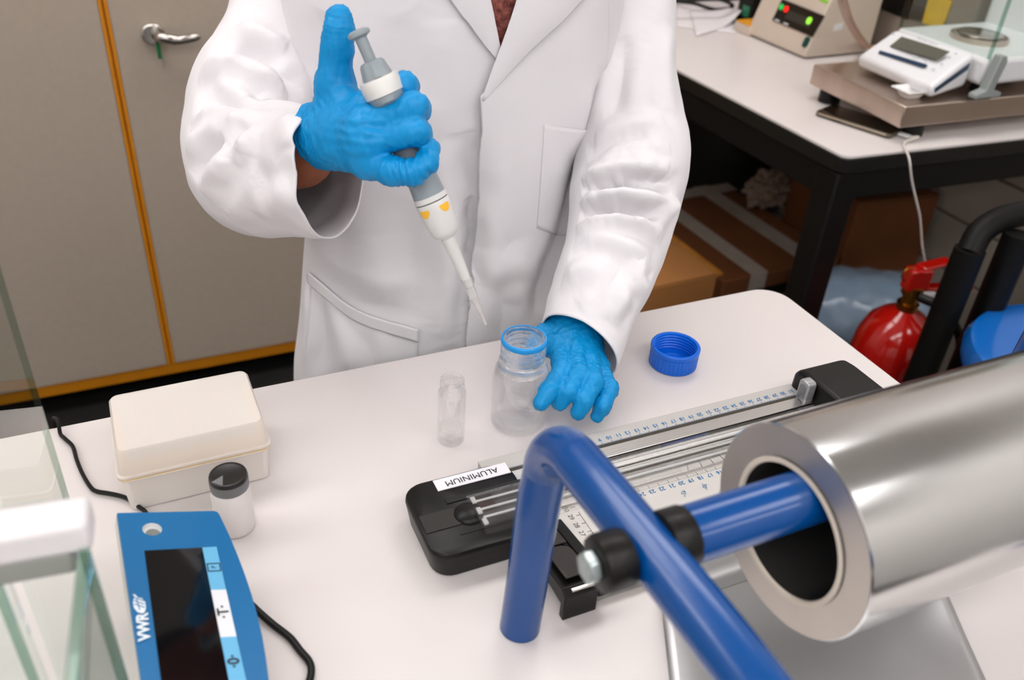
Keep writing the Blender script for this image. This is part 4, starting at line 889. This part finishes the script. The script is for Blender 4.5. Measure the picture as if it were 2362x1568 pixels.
# ----- arms and body (skin)
R_wr = dp(752, 316, .768); R_el = dp(548, 372, .925); L_wr = dp(1322, 742, .935); L_el = dp(1452, 470, 1.0)
R_arm = D3([(655, -70, 1.02), (630, 120, .975), (578, 330, .925), (600, 385, .89), (690, 352, .815), (752, 316, .768)])
L_arm = D3([(1452, -70, 1.06), (1462, 180, 1.03), (1442, 430, .99), (1425, 530, .972), (1375, 660, .948), (1322, 742, .935)])
R_sh = A(TCX, TCY, .40) - SV * .165; L_sh = A(TCX, TCY, .40) + SV * .165
NK = A(TCX, TCY, 0) + A(0, 0, .49); HD = A(TCX, TCY, .70) + FV * .045
def body_sdf(P):
    d = rc(P, A(TCX, TCY, .36), A(TCX, TCY, -.02), .075, .075); c = A(TCX, TCY, 0)
    for s in (-1, 1):
        d = smin(d, rc(P, c + SV * s * .09 + A(0, 0, .36), c + SV * s * .07 + A(0, 0, -.02), .062, .068), .04)
        d = smin(d, rc(P, c + SV * s * .085 + A(0, 0, -.06), c + SV * s * .09 + A(0, 0, -.44), .072, .055), .03)
        d = smin(d, rc(P, c + SV * s * .09 + A(0, 0, -.44), c + SV * s * .095 + A(0, 0, -.83), .052, .036), .02)
    d = smin(d, rc(P, c + A(0, 0, .40), NK + FV * .01 + A(0, 0, .08), .062, .052), .05)
    for L in (R_arm, L_arm):
        d = smin(d, rc(P, c + A(0, 0, .38), L[0], .06, .04), .03); d = smin(d, chain(P, L, [.037, .036, .033, .033, .030, .0245], .012), .015)
    h = ellp(P, HD + A(0, 0, .02), (.078, .095, .105)); h = smin(h, rc(P, HD + FV * .045 + A(0, 0, -.03), HD + FV * .06 + A(0, 0, -.085), .05, .03), .03)
    h = smin(h, rc(P, HD + FV * .095 + A(0, 0, .012), HD + FV * .118 + A(0, 0, -.022), .009, .012), .012)      # nose
    h = smin(h, rc(P, HD + FV * .084 - SV * .03 + A(0, 0, .03), HD + FV * .084 + SV * .03 + A(0, 0, .03), .012, .012), .015)
    h = smin(h, rc(P, HD + FV * .093 - SV * .018 + A(0, 0, -.055), HD + FV * .093 + SV * .018 + A(0, 0, -.055), .008, .008), .008)
    for s in (-1, 1): h = smin(h, ellp(P, HD + SV * s * .082 - FV * .005 + A(0, 0, .0), (.012, .02, .032)), .008)
    return smin(d, h, .025)
V, F = nets(body_sdf, (-.02, .60, -.86), (.68, 1.12, .86), .009)
person = raw_mesh('person', V, F, M_SKIN, org=A(TCX, TCY, ZF), label='person in a white lab coat and blue gloves holding a pipette and bottle', cat='person')
for s in (-1, 1): MB().lathe([(.012 * math.sin(a) + 1e-5, -.012 * math.cos(a)) for a in np.linspace(0, math.pi, 10)], HD + FV * .082 + SV * s * .031 + A(0, 0, .008), n=16).build('eye', mat('eye', '#e8e4de', .2), person)
hv, hf = nets(lambda P: np.maximum(ellp(P, HD - FV * .012 + A(0, 0, .03), (.09, .105, .108)), (P - HD - FV * .062 - A(0, 0, .06)) @ nrm(FV * .8 - A(0, 0, .75))), HD - .14, HD + .16, .008)
raw_mesh('hair', hv, hf, M_HAIR, person)
def trou(P):
    c = A(TCX, TCY, 0); d = None
    for s in (-1, 1):
        e = smin(rc(P, c + SV * s * .075 + A(0, 0, -.10), c + SV * s * .08 + A(0, 0, -.44), .085, .07), rc(P, c + SV * s * .09 + A(0, 0, -.44), c + SV * s * .095 + A(0, 0, -.83), .075, .058), .02); d = e if d is None else smin(d, e, .03)
    return d
V, F = nets(trou, (TCX - .25, TCY - .2, -.885), (TCX + .25, TCY + .2, .1), .014); raw_mesh('trousers', V, F, M_TROU, person)
for s in (-1, 1):
    c = A(TCX, TCY, ZF) + SV * s * .095
    V, F = nets(lambda P: np.maximum(smin(rc(P, c - FV * .05 + A(0, 0, .04), c + FV * .14 + A(0, 0, .028), .042, .036), rc(P, c + A(0, 0, .05), c + A(0, 0, .09), .046, .04), .02), (ZF + .001) - P[:, 2]), c - .22, c + A(.22, .22, .16), .009)
    raw_mesh('shoe', V, F, M_SHOE, person)

# ----- lab coat
def interp(keys, t):
    k = np.array(keys, float); return np.stack([np.interp(t, k[:, 0], k[:, i]) for i in range(1, k.shape[1])], -1)
def smoothrows(X, n=3):
    for _ in range(n): X[1:-1] = (X[:-2] + 2 * X[1:-1] + X[2:]) / 4
    return X
class Surf:                     # a loft surface with cloth folds pushed into it
    def __init__(s, G, closed=True, relax=0):
        for _ in range(relax): G[1:-1] = .5 * G[1:-1] + .125 * (G[:-2] + G[2:] + np.roll(G[1:-1], 1, 1) + np.roll(G[1:-1], -1, 1))
        s.G = G; s.nv, s.nu = G.shape[:2]; F = []
        jj, ii = np.meshgrid(np.arange(s.nv - 1), np.arange(s.nu if closed else s.nu - 1), indexing='ij'); i2 = (ii + 1) % s.nu
        s.F = np.stack([jj * s.nu + ii, jj * s.nu + i2, (jj + 1) * s.nu + i2, (jj + 1) * s.nu + ii], -1).reshape(-1, 4)
        s.V = G.reshape(-1, 3).copy(); s.upd()
        c = s.V.mean(0)
        if np.mean(np.einsum('ij,ij->i', s.N, s.V - s.G.mean(1)[np.arange(len(s.V)) // s.nu])) < 0: s.F = s.F[:, ::-1]; s.upd()
    def upd(s): s.N = vnormals(s.V, s.F); s.px = proj(s.V); s.front = np.einsum('ij,ij->i', s.N, EYE - s.V) > 0.0
    def pick(s, x, y):
        d = (s.px[:, 0] - x) ** 2 + (s.px[:, 1] - y) ** 2 + np.where(s.front, 0, 1e9) + s.px[:, 2] * 3000; return int(np.argmin(d))
    def line(s, pts, n=40):
        q = catmull([A(p[0], p[1], 0) for p in pts], n); L = np.array([s.V[s.pick(a[0], a[1])] for a in q])
        jump = np.where(np.linalg.norm(np.diff(L, axis=0), axis=1) > .022)[0]; cuts = [0] + [int(j_) + 1 for j_ in jump] + [len(L)]
        k = int(np.argmax(np.diff(cuts))); L = L[cuts[k]:cuts[k + 1]]          # keep the part that stays on one surface
        for _ in range(2): L[1:-1] = (L[:-2] + 2 * L[1:-1] + L[2:]) / 4
        return L
    def near(s, L, rad):
        lo, hi = L.min(0) - rad, L.max(0) + rad; m = np.where(np.all((s.V > lo) & (s.V < hi), 1))[0]
        if len(m) == 0: return m, None, None
        D = np.linalg.norm(s.V[m][:, None] - L[None], axis=2); k = D.argmin(1); return m, D[np.arange(len(m)), k], k
    def fold(s, pts, amp, w, tip=.25, valley=.5, skew=0.0):   # a ridge along a line, with shallow valleys beside it
        L = s.line(pts); m, d, k = s.near(L, w * 3.5)
        if d is None or len(L) < 5: return
        t = k / (len(L) - 1); env = np.clip(np.minimum(t, 1 - t) / tip, 0, 1) ** .7
        x = d / w; prof = np.exp(-x ** 1.6) - valley * np.exp(-((x - 1.7) / .8) ** 2); s.V[m] += s.N[m] * (amp * prof * env)[:, None]
    def step(s, pts, amp, w, back=.05, tip=.05):              # cloth edge lying on top of the neighbouring cloth
        L = s.line(pts, 80); m, d, k = s.near(L, back * 1.6)
        T = np.gradient(L, axis=0); side = np.einsum('ij,ij->i', np.cross(T[k], s.N[m]), s.V[m] - L[k]); sd = np.sign(side) * d
        t = k / (len(L) - 1); env = np.clip(np.minimum(t, 1 - t) / tip, 0, 1); inside = (t > 0.005) & (t < .995)
        up = 1 / (1 + np.exp(-np.clip(sd / w * 4, -30, 30))) * np.exp(-(np.maximum(sd, 0) / back) ** 2); s.V[m] += s.N[m] * (amp * up * env * inside)[:, None]
    def noise(s, scale, amp, seed): s.V += s.N * (amp * vnoise(s.V * np.asarray(scale) + 7.3, seed))[:, None]

# torso panel
keys = [(-.50, .232, .165), (-.30, .222, .155), (-.15, .207, .143), (-.05, .192, .131), (.05, .178, .121), (.15, .174, .118), (.25, .180, .120), (.33, .186, .120), (.40, .186, .112), (.44, .165, .095), (.475, .115, .078), (.50, .085, .068)]
NV, NU = 330, 330
zz = np.linspace(-.50, .50, NV); ab = smoothrows(interp(keys, zz), 6)
t = np.linspace(0, 2 * np.pi, NU, endpoint=False); ex_ = 2.35
cu, su = np.sign(np.cos(t)) * np.abs(np.cos(t)) ** (2 / ex_), np.sign(np.sin(t)) * np.abs(np.sin(t)) ** (2 / ex_)
G = A(TCX, TCY, 0) + ab[:, :1, None] * cu[None, :, None] * SV - ab[:, 1:2, None] * su[None, :, None] * FV + zz[:, None, None] * A(0, 0, 1)
ts = Surf(G)
hang = np.clip((.25 - ts.V[:, 2]) / .5, 0, 1)
ts.V += ts.N * ((.003 + .012 * hang) * vnoise(ts.V * A(13, 13, 1.6), 3) + .0022 * vnoise(ts.V * A(24, 24, 7), 5))[:, None]; ts.upd()
for pts, amp, w in (
    ([(1235, 720), (1290, 600), (1330, 480), (1345, 330)], -.020, .020), ([(1215, 790), (1270, 690), (1310, 560)], .008, .012), ([(1195, 640), (1240, 560), (1260, 470)], .003, .018),
    ([(1075, 300), (1088, 440), (1088, 600), (1066, 800)], -.010, .015), ([(1010, 240), (1022, 420), (1036, 600), (1040, 800)], .004, .024), ([(940, 460), (950, 600), (965, 740)], -.004, .026),
    ([(1180, 560), (1205, 680), (1195, 800)], .005, .018), ([(1150, 640), (1160, 720), (1150, 820)], -.005, .014), ([(715, 560), (790, 615), (900, 650), (1000, 660)], .0035, .018), ([(850, 545), (880, 620), (885, 700)], .003, .022),
    ([(1086, 460), (1096, 550), (1080, 640)], -.010, .012), ([(1118, 640), (1170, 605), (1235, 590)], .0035, .014),
    ([(705, 640), (715, 740), (700, 860)], .006, .012), ([(735, 680), (750, 760), (740, 860)], -.005, .010),
    ([(770, 720), (800, 790), (810, 860)], .005, .010), ([(845, 760), (860, 820), (865, 870)], -.004, .009), ([(1010, 40), (1020, 180), (1000, 320)], .004, .022), ([(930, 30), (960, 120), (980, 240)], -.003, .02),
    ([(1400, 150), (1380, 260), (1352, 380)], -.008, .014), ([(1300, 60), (1330, 180), (1320, 300)], .003, .02), ([(760, 30), (740, 120), (760, 240)], -.004, .02)):
    ts.fold(pts, amp * 1.25, w * 1.1, valley=.3)
ts.upd()
coat = raw_mesh('lab_coat', ts.V, ts.F, M_COAT, person, solid=.0014)

def sleeve(ctrl, cuff, span=.35, NVs=230, NUs=190, sq=1.0, ref=(0, 0, 1)):
    c = np.array([np.append(dp(p[0], p[1], p[2]), [p[3], p[4]]) for p in ctrl]); q = np.stack([catmull(np.c_[c[:, i], c[:, i], c[:, i]], NVs)[:, 0] for i in range(5)], 1)
    seg = np.r_[0, np.cumsum(np.linalg.norm(np.diff(q[:, :3], axis=0), axis=1))]; u = np.linspace(0, seg[-1], NVs); q = np.stack([np.interp(u, seg, q[:, i]) for i in range(5)], 1)
    for _ in range(6): q[1:-1] = (q[:-2] + 2 * q[1:-1] + q[2:]) / 4
    T = np.gradient(q[:, :3], axis=0); T /= np.linalg.norm(T, axis=1)[:, None]; N = nrm(np.asarray(ref) - T[0] * (T[0] @ np.asarray(ref))); th = np.linspace(0, 2 * np.pi, NUs, endpoint=False); G = []
    if cuff is not None:
        w = np.clip((np.linspace(0, 1, NVs) - (1 - span)) / span, 0, 1)[:, None] ** 1.2; T = T * (1 - w) + nrm(cuff) * w; T /= np.linalg.norm(T, axis=1)[:, None]
    for k in range(NVs):
        N = nrm(N - T[k] * (N @ T[k])); B = np.cross(T[k], N); G.append(q[k, :3] + q[k, 3] * np.outer(np.cos(th), N) + q[k, 4] * np.outer(np.sin(th), B))
    return Surf(np.array(G), relax=60)
# sleeve of the arm lifting the pipette
rs = sleeve([(790, -235, 1.05, .046, .046), (705, -150, 1.035, .056, .056), (664, 0, 1.0, .058, .058), (645, 100, .98, .059, .059), (600, 200, .955, .066, .066), (574, 305, .93, .068, .068), (592, 380, .90, .068, .068), (650, 396, .86, .063, .063), (712, 398, .822, .060, .059), (764, 402, .79, .058, .057)], dp(950, 404, .762) - dp(760, 396, .79))
rs.noise((16, 16, 16), .004, 11); rs.noise((34, 34, 34), .0018, 12); rs.upd()
for pts, amp, w in (
    ([(455, 232), (520, 238), (580, 250), (620, 250)], -.006, .010), ([(440, 285), (500, 262), (560, 258), (620, 262)], .007, .010), ([(500, 190), (545, 215), (590, 245)], .006, .010),
    ([(465, 168), (530, 158), (600, 175), (650, 205)], .007, .018), ([(535, 110), (590, 118), (650, 150)], -.006, .014), ([(530, 105), (580, 120), (640, 160), (700, 205)], -.006, .012), ([(470, 160), (530, 165), (600, 190), (670, 225)], .007, .014), ([(545, 60), (600, 80), (660, 120)], .005, .014),
    ([(430, 350), (470, 310), (530, 285), (590, 280)], .007, .012), ([(445, 410), (470, 360), (520, 320)], -.006, .012), ([(470, 450), (500, 390), (540, 340), (580, 310)], .006, .014),
    ([(520, 370), (545, 320), (575, 285)], -.005, .010), ([(560, 360), (580, 320), (600, 295)], .004, .010), ([(520, 490), (560, 460), (600, 400)], .004, .016),
    ([(600, 500), (630, 470), (660, 420)], .004, .014), ([(640, 270), (670, 300), (690, 340)], .004, .014), ([(590, 430), (640, 400), (690, 390)], -.003, .016), ([(560, 150), (610, 210), (640, 240)], -.004, .010)):
    rs.fold(pts, amp * 1.3, w, valley=.35)
rs.upd(); raw_mesh('sleeve', rs.V, rs.F, M_COAT, coat, solid=.0016)
# sleeve of the arm holding the bottle
ls = sleeve([(1335, -235, 1.07, .046, .046), (1418, -150, 1.065, .058, .058), (1442, 30, 1.045, .058, .058), (1446, 180, 1.03, .058, .058), (1458, 330, 1.01, .066, .064), (1444, 440, .99, .066, .062), (1428, 530, .972, .058, .056), (1398, 630, .95, .053, .050), (1358, 730, .928, .048, .046), (1330, 800, .912, .046, .044)], dp(1206, 960, .86) - dp(1330, 795, .912), span=.25)
ls.noise((15, 15, 15), .004, 21); ls.noise((32, 32, 32), .0018, 22); ls.upd()
for pts, amp, w in (
    ([(1345, 425), (1400, 398), (1470, 386), (1540, 400)], .010, .011), ([(1342, 450), (1390, 428), (1460, 420), (1550, 440)], -.008, .009), ([(1340, 470), (1390, 450), (1470, 448), (1560, 475)], .010, .011),
    ([(1336, 500), (1390, 484), (1450, 482), (1540, 512)], -.007, .009), ([(1332, 525), (1400, 505), (1460, 510), (1530, 545)], .008, .010), ([(1325, 560), (1380, 545), (1440, 560), (1505, 590)], .005, .012),
    ([(1370, 325), (1420, 308), (1480, 290), (1540, 290)], .005, .014), ([(1352, 390), (1400, 355), (1460, 338), (1550, 345)], .006, .013), ([(1355, 370), (1420, 330), (1500, 315)], -.005, .011),
    ([(1440, 400), (1500, 410), (1560, 425)], -.006, .009), ([(1480, 600), (1470, 640), (1490, 680)], .006, .010), ([(1300, 640), (1350, 620), (1420, 640)], .004, .014), ([(1330, 700), (1400, 680), (1470, 700)], .003, .014),
    ([(1545, 60), (1530, 160), (1545, 260)], .004, .016), ([(1440, 80), (1430, 180), (1410, 270)], -.005, .012), ([(1400, 740), (1430, 700), (1450, 640)], .004, .010), ([(1500, 520), (1530, 500), (1560, 460)], .006, .010)):
    ls.fold(pts, amp * 1.55, w, valley=.35)
ls.upd(); raw_mesh('sleeve', ls.V, ls.F, M_COAT, coat, solid=.0016)

# lapels, shirt, pockets and seams lie on the coat
tree = BVHTree.FromPolygons([tuple(v) for v in ts.V], [tuple(int(i) for i in f) for f in ts.F])
def hit(x, y, off):
    d = nrm(CR @ np.array([x - IW / 2, y - IH / 2, FPX])); loc, no, ix, ds = tree.ray_cast(Vector(EYE), Vector(d))
    if loc is None: return None
    no = A(*no); no = no if no @ d < 0 else -no; return A(*loc) + no * off
def strip(top, bot, off, name, m, nu=40, nv=24, th=.0016, par=None, bulge=0.0, off2=None, pw=2.0):
    a = catmull([A(*p, 0) for p in top], nu); b = catmull([A(*p, 0) for p in bot], nu); G = np.zeros((nv, nu, 3))
    for j_ in range(nv):
        v = j_ / (nv - 1)
        for i_ in range(nu):
            p = a[i_] * (1 - v) + b[i_] * v; o = (off if off2 is None else off2 + (off - off2) * (1 - v) ** pw) + bulge * math.sin(math.pi * v) * math.sin(math.pi * i_ / (nu - 1)); h_ = hit(p[0], p[1], o); G[j_, i_] = h_ if h_ is not None else np.nan
    if np.isnan(G).any():
        good = G[~np.isnan(G).any(2)]
        for j_, i_ in np.argwhere(np.isnan(G).any(2)):
            k_ = i_
            row = G[:, i_]; ok = np.where(~np.isnan(row).any(1))[0]
            G[j_, i_] = row[ok[np.argmin(np.abs(ok - j_))]] if len(ok) else good.mean(0)
    for _ in range(2): G[1:-1, 1:-1] = (G[1:-1, 1:-1] * 2 + G[:-2, 1:-1] + G[2:, 1:-1] + G[1:-1, :-2] + G[1:-1, 2:]) / 6
    return MB().grid(G).build(name, m, par or coat, solid=th, ang=70)
strip([(1080, -185), (1245, -185)], [(1148, 108), (1156, 108)], .0012, 'shirt', M_KNIT, th=.001, par=person)
strip([(905, -185), (1000, -60), (1060, 30), (1146, 137)], [(1078, -185), (1116, -60), (1134, 20), (1151, 104)], .0050, 'lapel', M_COAT, th=.0024, bulge=.003)
strip([(1248, -185), (1202, -60), (1176, 25), (1150, 100), (1106, 222)], [(1420, -185), (1372, -60), (1300, 30), (1210, 115), (1110, 226)], .0095, 'lapel', M_COAT, th=.0028, bulge=.004)
strip([(1103, 214), (1109, 330), (1112, 420), (1114, 500), (1108, 560), (1095, 620), (1084, 680), (1076, 750), (1070, 850)], [(1400, -60), (1400, 100), (1380, 260), (1352, 420), (1330, 500), (1300, 600), (1280, 680), (1270, 760), (1270, 850)], .010, 'front_panel', M_COAT, nu=110, nv=70, th=.0018, off2=.0014, pw=2.5)
strip([(1250, 284), (1300, 290), (1349, 296)], [(1236, 522), (1290, 540), (1340, 540)], .0042, 'chest_pocket', M_COAT, th=.0018)
strip([(722, 650), (850, 742), (964, 780)], [(700, 890), (850, 890), (964, 886)], .0025, 'hip_pocket', M_COAT, th=.002, bulge=.006)
strip([(720, 626), (830, 712), (966, 756)], [(720, 652), (830, 738), (966, 784)], .0055, 'pocket_welt', M_COAT, th=.0028, nv=8)
bt = hit(1108, 643, .002)
if bt is not None: MB().lathe([(1e-5, .0022), (.004, .0022), (.0052, .0012), (.0052, 0)], bt, FV, 20).build('button', M_WHITE, coat)

# ----- gloves
def glove(name, fn, pts, pad, label, h=.0017, wr=None):
    P = np.asarray(pts); V, F = nets(fn, P.min(0) - pad, P.max(0) + pad, h); N = vnormals(V, F)
    for _ in range(2):                                     # light smoothing
        S_ = np.zeros_like(V); c = np.zeros(len(V))
        for a, b in ((0, 1), (1, 2), (2, 3), (3, 0)):
            np.add.at(S_, F[:, a], V[F[:, b]]); np.add.at(c, F[:, a], 1); np.add.at(S_, F[:, b], V[F[:, a]]); np.add.at(c, F[:, b], 1)
        V = V * .5 + S_ / c[:, None] * .5
    N = vnormals(V, F); V = V + N * (.0011 * vnoise(V * 80, 31) + .0008 * vnoise(V * A(300, 300, 110), 32))[:, None]
    if wr is not None: V = wr(V, N)
    return raw_mesh(name, V, F, M_GLOVE, person, label=label)
def creases(V, N, L):           # little ridges across the rubber at bends: (point, direction of travel, span, amplitude, wavelength)
    for c, ax_, span, amp, wl in L:
        r = V - c; s_ = r @ nrm(ax_); d = np.linalg.norm(r, axis=1); V = V + N * (1.5 * amp * np.cos(s_ / wl * 2 * np.pi + 2.2 * vnoise(V * 60, 41)) * np.exp(-(d / span) ** 2))[:, None]
    return V
# hand around the pipette: wrist, palm, thumb up, fingers wrapped
rW = dp(748, 312, .770)
rM = D3([(848, 262, .716), (842, 294, .701), (842, 328, .702), (848, 370, .712)])
rT = D3([(778, 262, .748), (772, 190, .733), (778, 105, .716), (783, 66, .710), (784, 40, .708)])
rF = [D3([(848, 262, .716), (931, 196, .701), (938, 198, .724), (905, 222, .742), (880, 240, .745)]),
      D3([(842, 294, .701), (955, 246, .688), (964, 252, .720), (925, 275, .742), (895, 290, .744)]),
      D3([(842, 328, .702), (958, 304, .688), (968, 306, .718), (935, 325, .740), (905, 340, .742)]),
      D3([(848, 370, .712), (905, 396, .700), (952, 398, .692), (984, 376, .694), (993, 340, .700)])]
rR = [[.0118, .0108, .0100, .0092, .0085], [.0122, .0112, .0104, .0094, .0088], [.0118, .0108, .0100, .0092, .0086], [.0125, .0112, .0098, .0088, .0078]]
rn = nrm(dp(835, 280, .705) - rW); rcut = rW + rn * .002
def rhand(P):
    d = chain(P, [rW - rn * .03, rW, (rM[1] + rM[2]) / 2 * .5 + rW * .5], [.0285, .0268, .0230], .01)
    for m, r in zip(rM, (.0148, .0155, .0150, .0138)): d = smin(d, rc(P, rW * .8 + m * .2, m, .0215, r), .010)
    for i in range(3): d = smin(d, rc(P, rM[i], rM[i + 1], .0128, .0125), .008)
    th = chain(P, rT, [.0175, .0150, .0122, .0116, .0106], .006); d = smin(d, th, .012)
    d = smin(d, rc(P, rT[1] * .6 + rT[0] * .4, rM[0], .0100, .0105), .014)
    f = None
    for L, r in zip(rF, rR):
        e = chain(P, L, r, .004); f = e if f is None else smin(f, e, .0025)
    d = smin(d, f, .007)
    cut = (rcut - P) @ rn; d = np.maximum(d, cut)
    q = P - (rcut + rn * .0012); a = q @ rn; b = np.linalg.norm(q - a[:, None] * rn, axis=1); return smin(d, np.hypot(a, b - .0275) - .0022, .004)
allp = np.vstack([rM, rT] + rF + [rW[None]])
def rwr(V, N):
    q = V - (rW + rn * .012); a = q @ rn
    V = V + N * (.0007 * np.sin(a / .0042 * 2 * np.pi + 3 * vnoise(V * 45, 51)) * np.exp(-((a - .004) / .012) ** 2))[:, None]
    L = [(L_[1], L_[1] - L_[0], .010, .0005, .0035) for L_ in rF] + [(rT[3], rT[3] - rT[1], .014, .0005, .004), (rF[3][2], rF[3][3] - rF[3][1], .014, .0012, .0055), (rM[1], rM[1] - rM[3], .02, .0008, .008), (rT[0], rT[1] - rW, .02, .0008, .007)]
    return creases(V, N, L)
glove('glove', rhand, allp, .034, 'blue glove gripping the pipette, thumb pointing up', wr=rwr)
# hand around the bottle
lW = dp(1322, 742, .935)
lM = D3([(1290, 800, .902), (1327, 806, .893), (1357, 826, .890), (1380, 848, .893)])
lF = [D3([(1290, 800, .902), (1298, 855, .861), (1266, 900, .838), (1248, 930, .8325)]),
      D3([(1327, 806, .893), (1334, 862, .855), (1308, 905, .842), (1290, 930, .845)]),
      D3([(1357, 826, .890), (1369, 882, .852), (1347, 925, .840), (1333, 952, .843)]),
      D3([(1380, 848, .893), (1405, 898, .862), (1390, 937, .850), (1376, 960, .852)])]
lR = [[.0112, .0098, .0086, .0076], [.0110, .0096, .0086, .0076], [.0106, .0093, .0084, .0075], [.0098, .0086, .0078, .0068]]
lT = D3([(1292, 772, .925), (1252, 782, .918), (1226, 806, .908), (1216, 838, .892)])
ln = nrm((lM[1] + lM[2]) / 2 - lW)
def lhand(P):
    d = chain(P, [lW - ln * .022, lW, (lM[1] + lM[2]) / 2 * .5 + lW * .5], [.0235, .0250, .0230], .01)
    for m, r in zip(lM, (.0125, .0130, .0124, .0112)): d = smin(d, rc(P, lW * .8 + m * .2, m, .0205, r), .010)
    for i in range(3): d = smin(d, rc(P, lM[i], lM[i + 1], .0105, .0105), .006)
    d = smin(d, chain(P, lT, [.0165, .0130, .0112, .0098], .006), .012); d = smin(d, rc(P, lT[1], lM[0], .0085, .0095), .012)
    f = None
    for L, r in zip(lF, lR):
        e = chain(P, L, r, .005); f = e if f is None else smin(f, e, .0012)
    return smin(d, f, .005)
def lwr(V, N):
    L = [(L_[1] * .7 + L_[0] * .3, L_[1] - L_[0], .018, .0007, .0045) for L_ in lF] + [((lM[0] + lM[2]) / 2, lM[3] - lM[0], .022, .0008, .010), (lT[0], lT[1] - lT[0], .018, .001, .006), (lW + ln * .02, ln, .02, .0009, .007)]
    return creases(V, N, L)
glove('glove', lhand, np.vstack([lM, lT] + lF + [lW[None]]), .034, 'blue glove holding the glass bottle', wr=lwr)

# ---------------------------------------------------------------- pipette held in the raised hand
M_PGREY = mat('pipette grey', '#8d979d', 0.35, bump=.02); M_PWHT = mat('pipette white', '#d4d3d1', 0.35); M_PYEL = mat('pipette yellow', '#f2b632', 0.4)
pT, pB = dp(826, 74, .682), dp(1084, 664, .756); pa_ = nrm(pB - pT); LP = np.linalg.norm(pB - pT)
pip = thing('pipette', 'grey and white pipette with yellow marks held in the raised glove', 'pipette', pB)
vw = nrm(EYE - (pT + pB) / 2); pv = nrm(vw - pa_ * (vw @ pa_)); ps = np.cross(pa_, pv)      # towards the viewer, sideways
def PL(f, prof, name, m, n=40, **k): return MB().lathe([(r * f, z) for r, z in prof], pT, pa_, n, ref=pv).build(name, m, pip, **k)
def pz(y): return (y - 74) / (664 - 74) * LP          # image row to a length along the barrel
PL(1, [(1e-5, -.0022), (.006, -.0018), (.0088, -.0002), (.0093, .0012), (.0088, .0030), (.006, .0042), (.0048, .005), (.0048, pz(142))], 'plunger', M_PGREY)
t_ = np.linspace(0, 2 * np.pi, 48, endpoint=False)
def ringrow(r, z, amp): return [pT + pa_ * z + (r + amp * math.cos(8 * a)) * (math.cos(a) * pv + math.sin(a) * ps) for a in t_]
g = MB(); g.grid(np.array([ringrow(.0055, pz(134), 0), ringrow(.0085, pz(136), .0003), ringrow(.0098, pz(142), .0005), ringrow(.0118, pz(168), .0005), ringrow(.0122, pz(182), 0), ringrow(.0120, pz(190), 0)]), cu=True); g.build('volume_dial', M_PGREY, pip)
def sect(z, w, f, b): return [pT + pa_ * z + ps * w * math.sin(a) + pv * ((f if math.cos(a) > 0 else b) * math.cos(a)) for a in t_]
rows = [sect(pz(176), .0145, .012, .012), sect(pz(180), .0155, .0165, .013), sect(pz(192), .0158, .022, .0135), sect(pz(206), .0152, .0245, .0138), sect(pz(220), .0140, .0240, .0138), sect(pz(226), .0125, .0200, .0138), sect(pz(229), .0130, .012, .0138), sect(pz(236), .0136, .0105, .0138), sect(pz(300), .0135, .0105, .0135), sect(pz(380), .0128, .0115, .0128)]
g = MB(); g.grid(np.array(rows), cu=True); n4 = len(t_); g.f.append(tuple(range(n4))[::-1]); g.f.append(tuple((len(rows) - 1) * n4 + i for i in range(n4))); g.build('handle', M_PGREY, pip, ang=50)
rows = [sect(pz(170), .0140, .0135, .0135), sect(pz(172), .0158, .0215, .0140), sect(pz(184), .0166, .0250, .0142), sect(pz(206), .0160, .0262, .0142), sect(pz(208), .0150, .022, .013)]
g = MB(); g.grid(np.array(rows), cu=True); g.f.append(tuple(range(n4))[::-1]); g.f.append(tuple(4 * n4 + i for i in range(n4))); hk = g.build('finger_hook', M_PWHT, pip, ang=40, label='white finger hook')
MB().box(pT + pa_ * pz(171.0) + pv * .0150, (.006, .003, .0012), X=ps, Z=pa_).build('hook_slot', mat('slot dark', '#5a5a55', .5), hk)
MB().tube([pT + pa_ * pz(170.2) + ps * .0115 * math.sin(a) + pv * (.0065 + .009 * math.cos(a)) for a in np.linspace(-1.9, 1.9, 24)], .0003, 6).build('hook_line', mat('line grey', '#9a9a98', .5), hk)
PL(1, [(.0122, pz(366)), (.0130, pz(400)), (.0135, pz(428)), (.0136, pz(436))], 'lower_handle', M_PGREY)
PL(1, [(.0128, pz(434)), (.0140, pz(435)), (.0142, pz(446)), (.0138, pz(447))], 'collar', M_PWHT)
PL(1, [(.0137, pz(447)), (.0133, pz(448)), (.0133, pz(449)), (.0141, pz(450))], 'collar_groove', mat('groove dark', '#55534f', .5))
PL(1, [(.0138, pz(449)), (.0142, pz(450)), (.0140, pz(470)), (.0130, pz(500)), (.0122, pz(520)), (.0105, pz(530)), (.0068, pz(536)), (.0062, pz(540)), (.0040, pz(640)), (.0034, pz(655)), (.0036, pz(656)), (.0036, pz(660)), (.0026, pz(664))], 'barrel', M_PWHT, ang=60)
for sgn in (-.62, .78):
    mb = MB(); rows = []
    for dz_, wa in ((0, .36), (.002, .36), (.004, .30), (.0056, .2), (.0066, .08)):
        rows.append([pT + pa_ * (pz(459) + dz_) + (.01435 - dz_ * .02) * (math.cos(sgn + q_ * wa) * pv + math.sin(sgn + q_ * wa) * ps) for q_ in np.linspace(-1, 1, 12)])
    mb.grid(np.array(rows)).build('colour_mark', M_PYEL, pip, label='yellow mark')
PL(1, [(.0046, pz(640)), (.0042, pz(664)), (.0036, pz(690)), (.0020, pz(730)), (.0009, pz(760)), (.0005, pz(760)), (.0015, pz(730)), (.0030, pz(690))], 'disposable_tip', mat('clear tip', '#f3f1f0', .2, trans=.7, ior=1.3, alpha=.8))
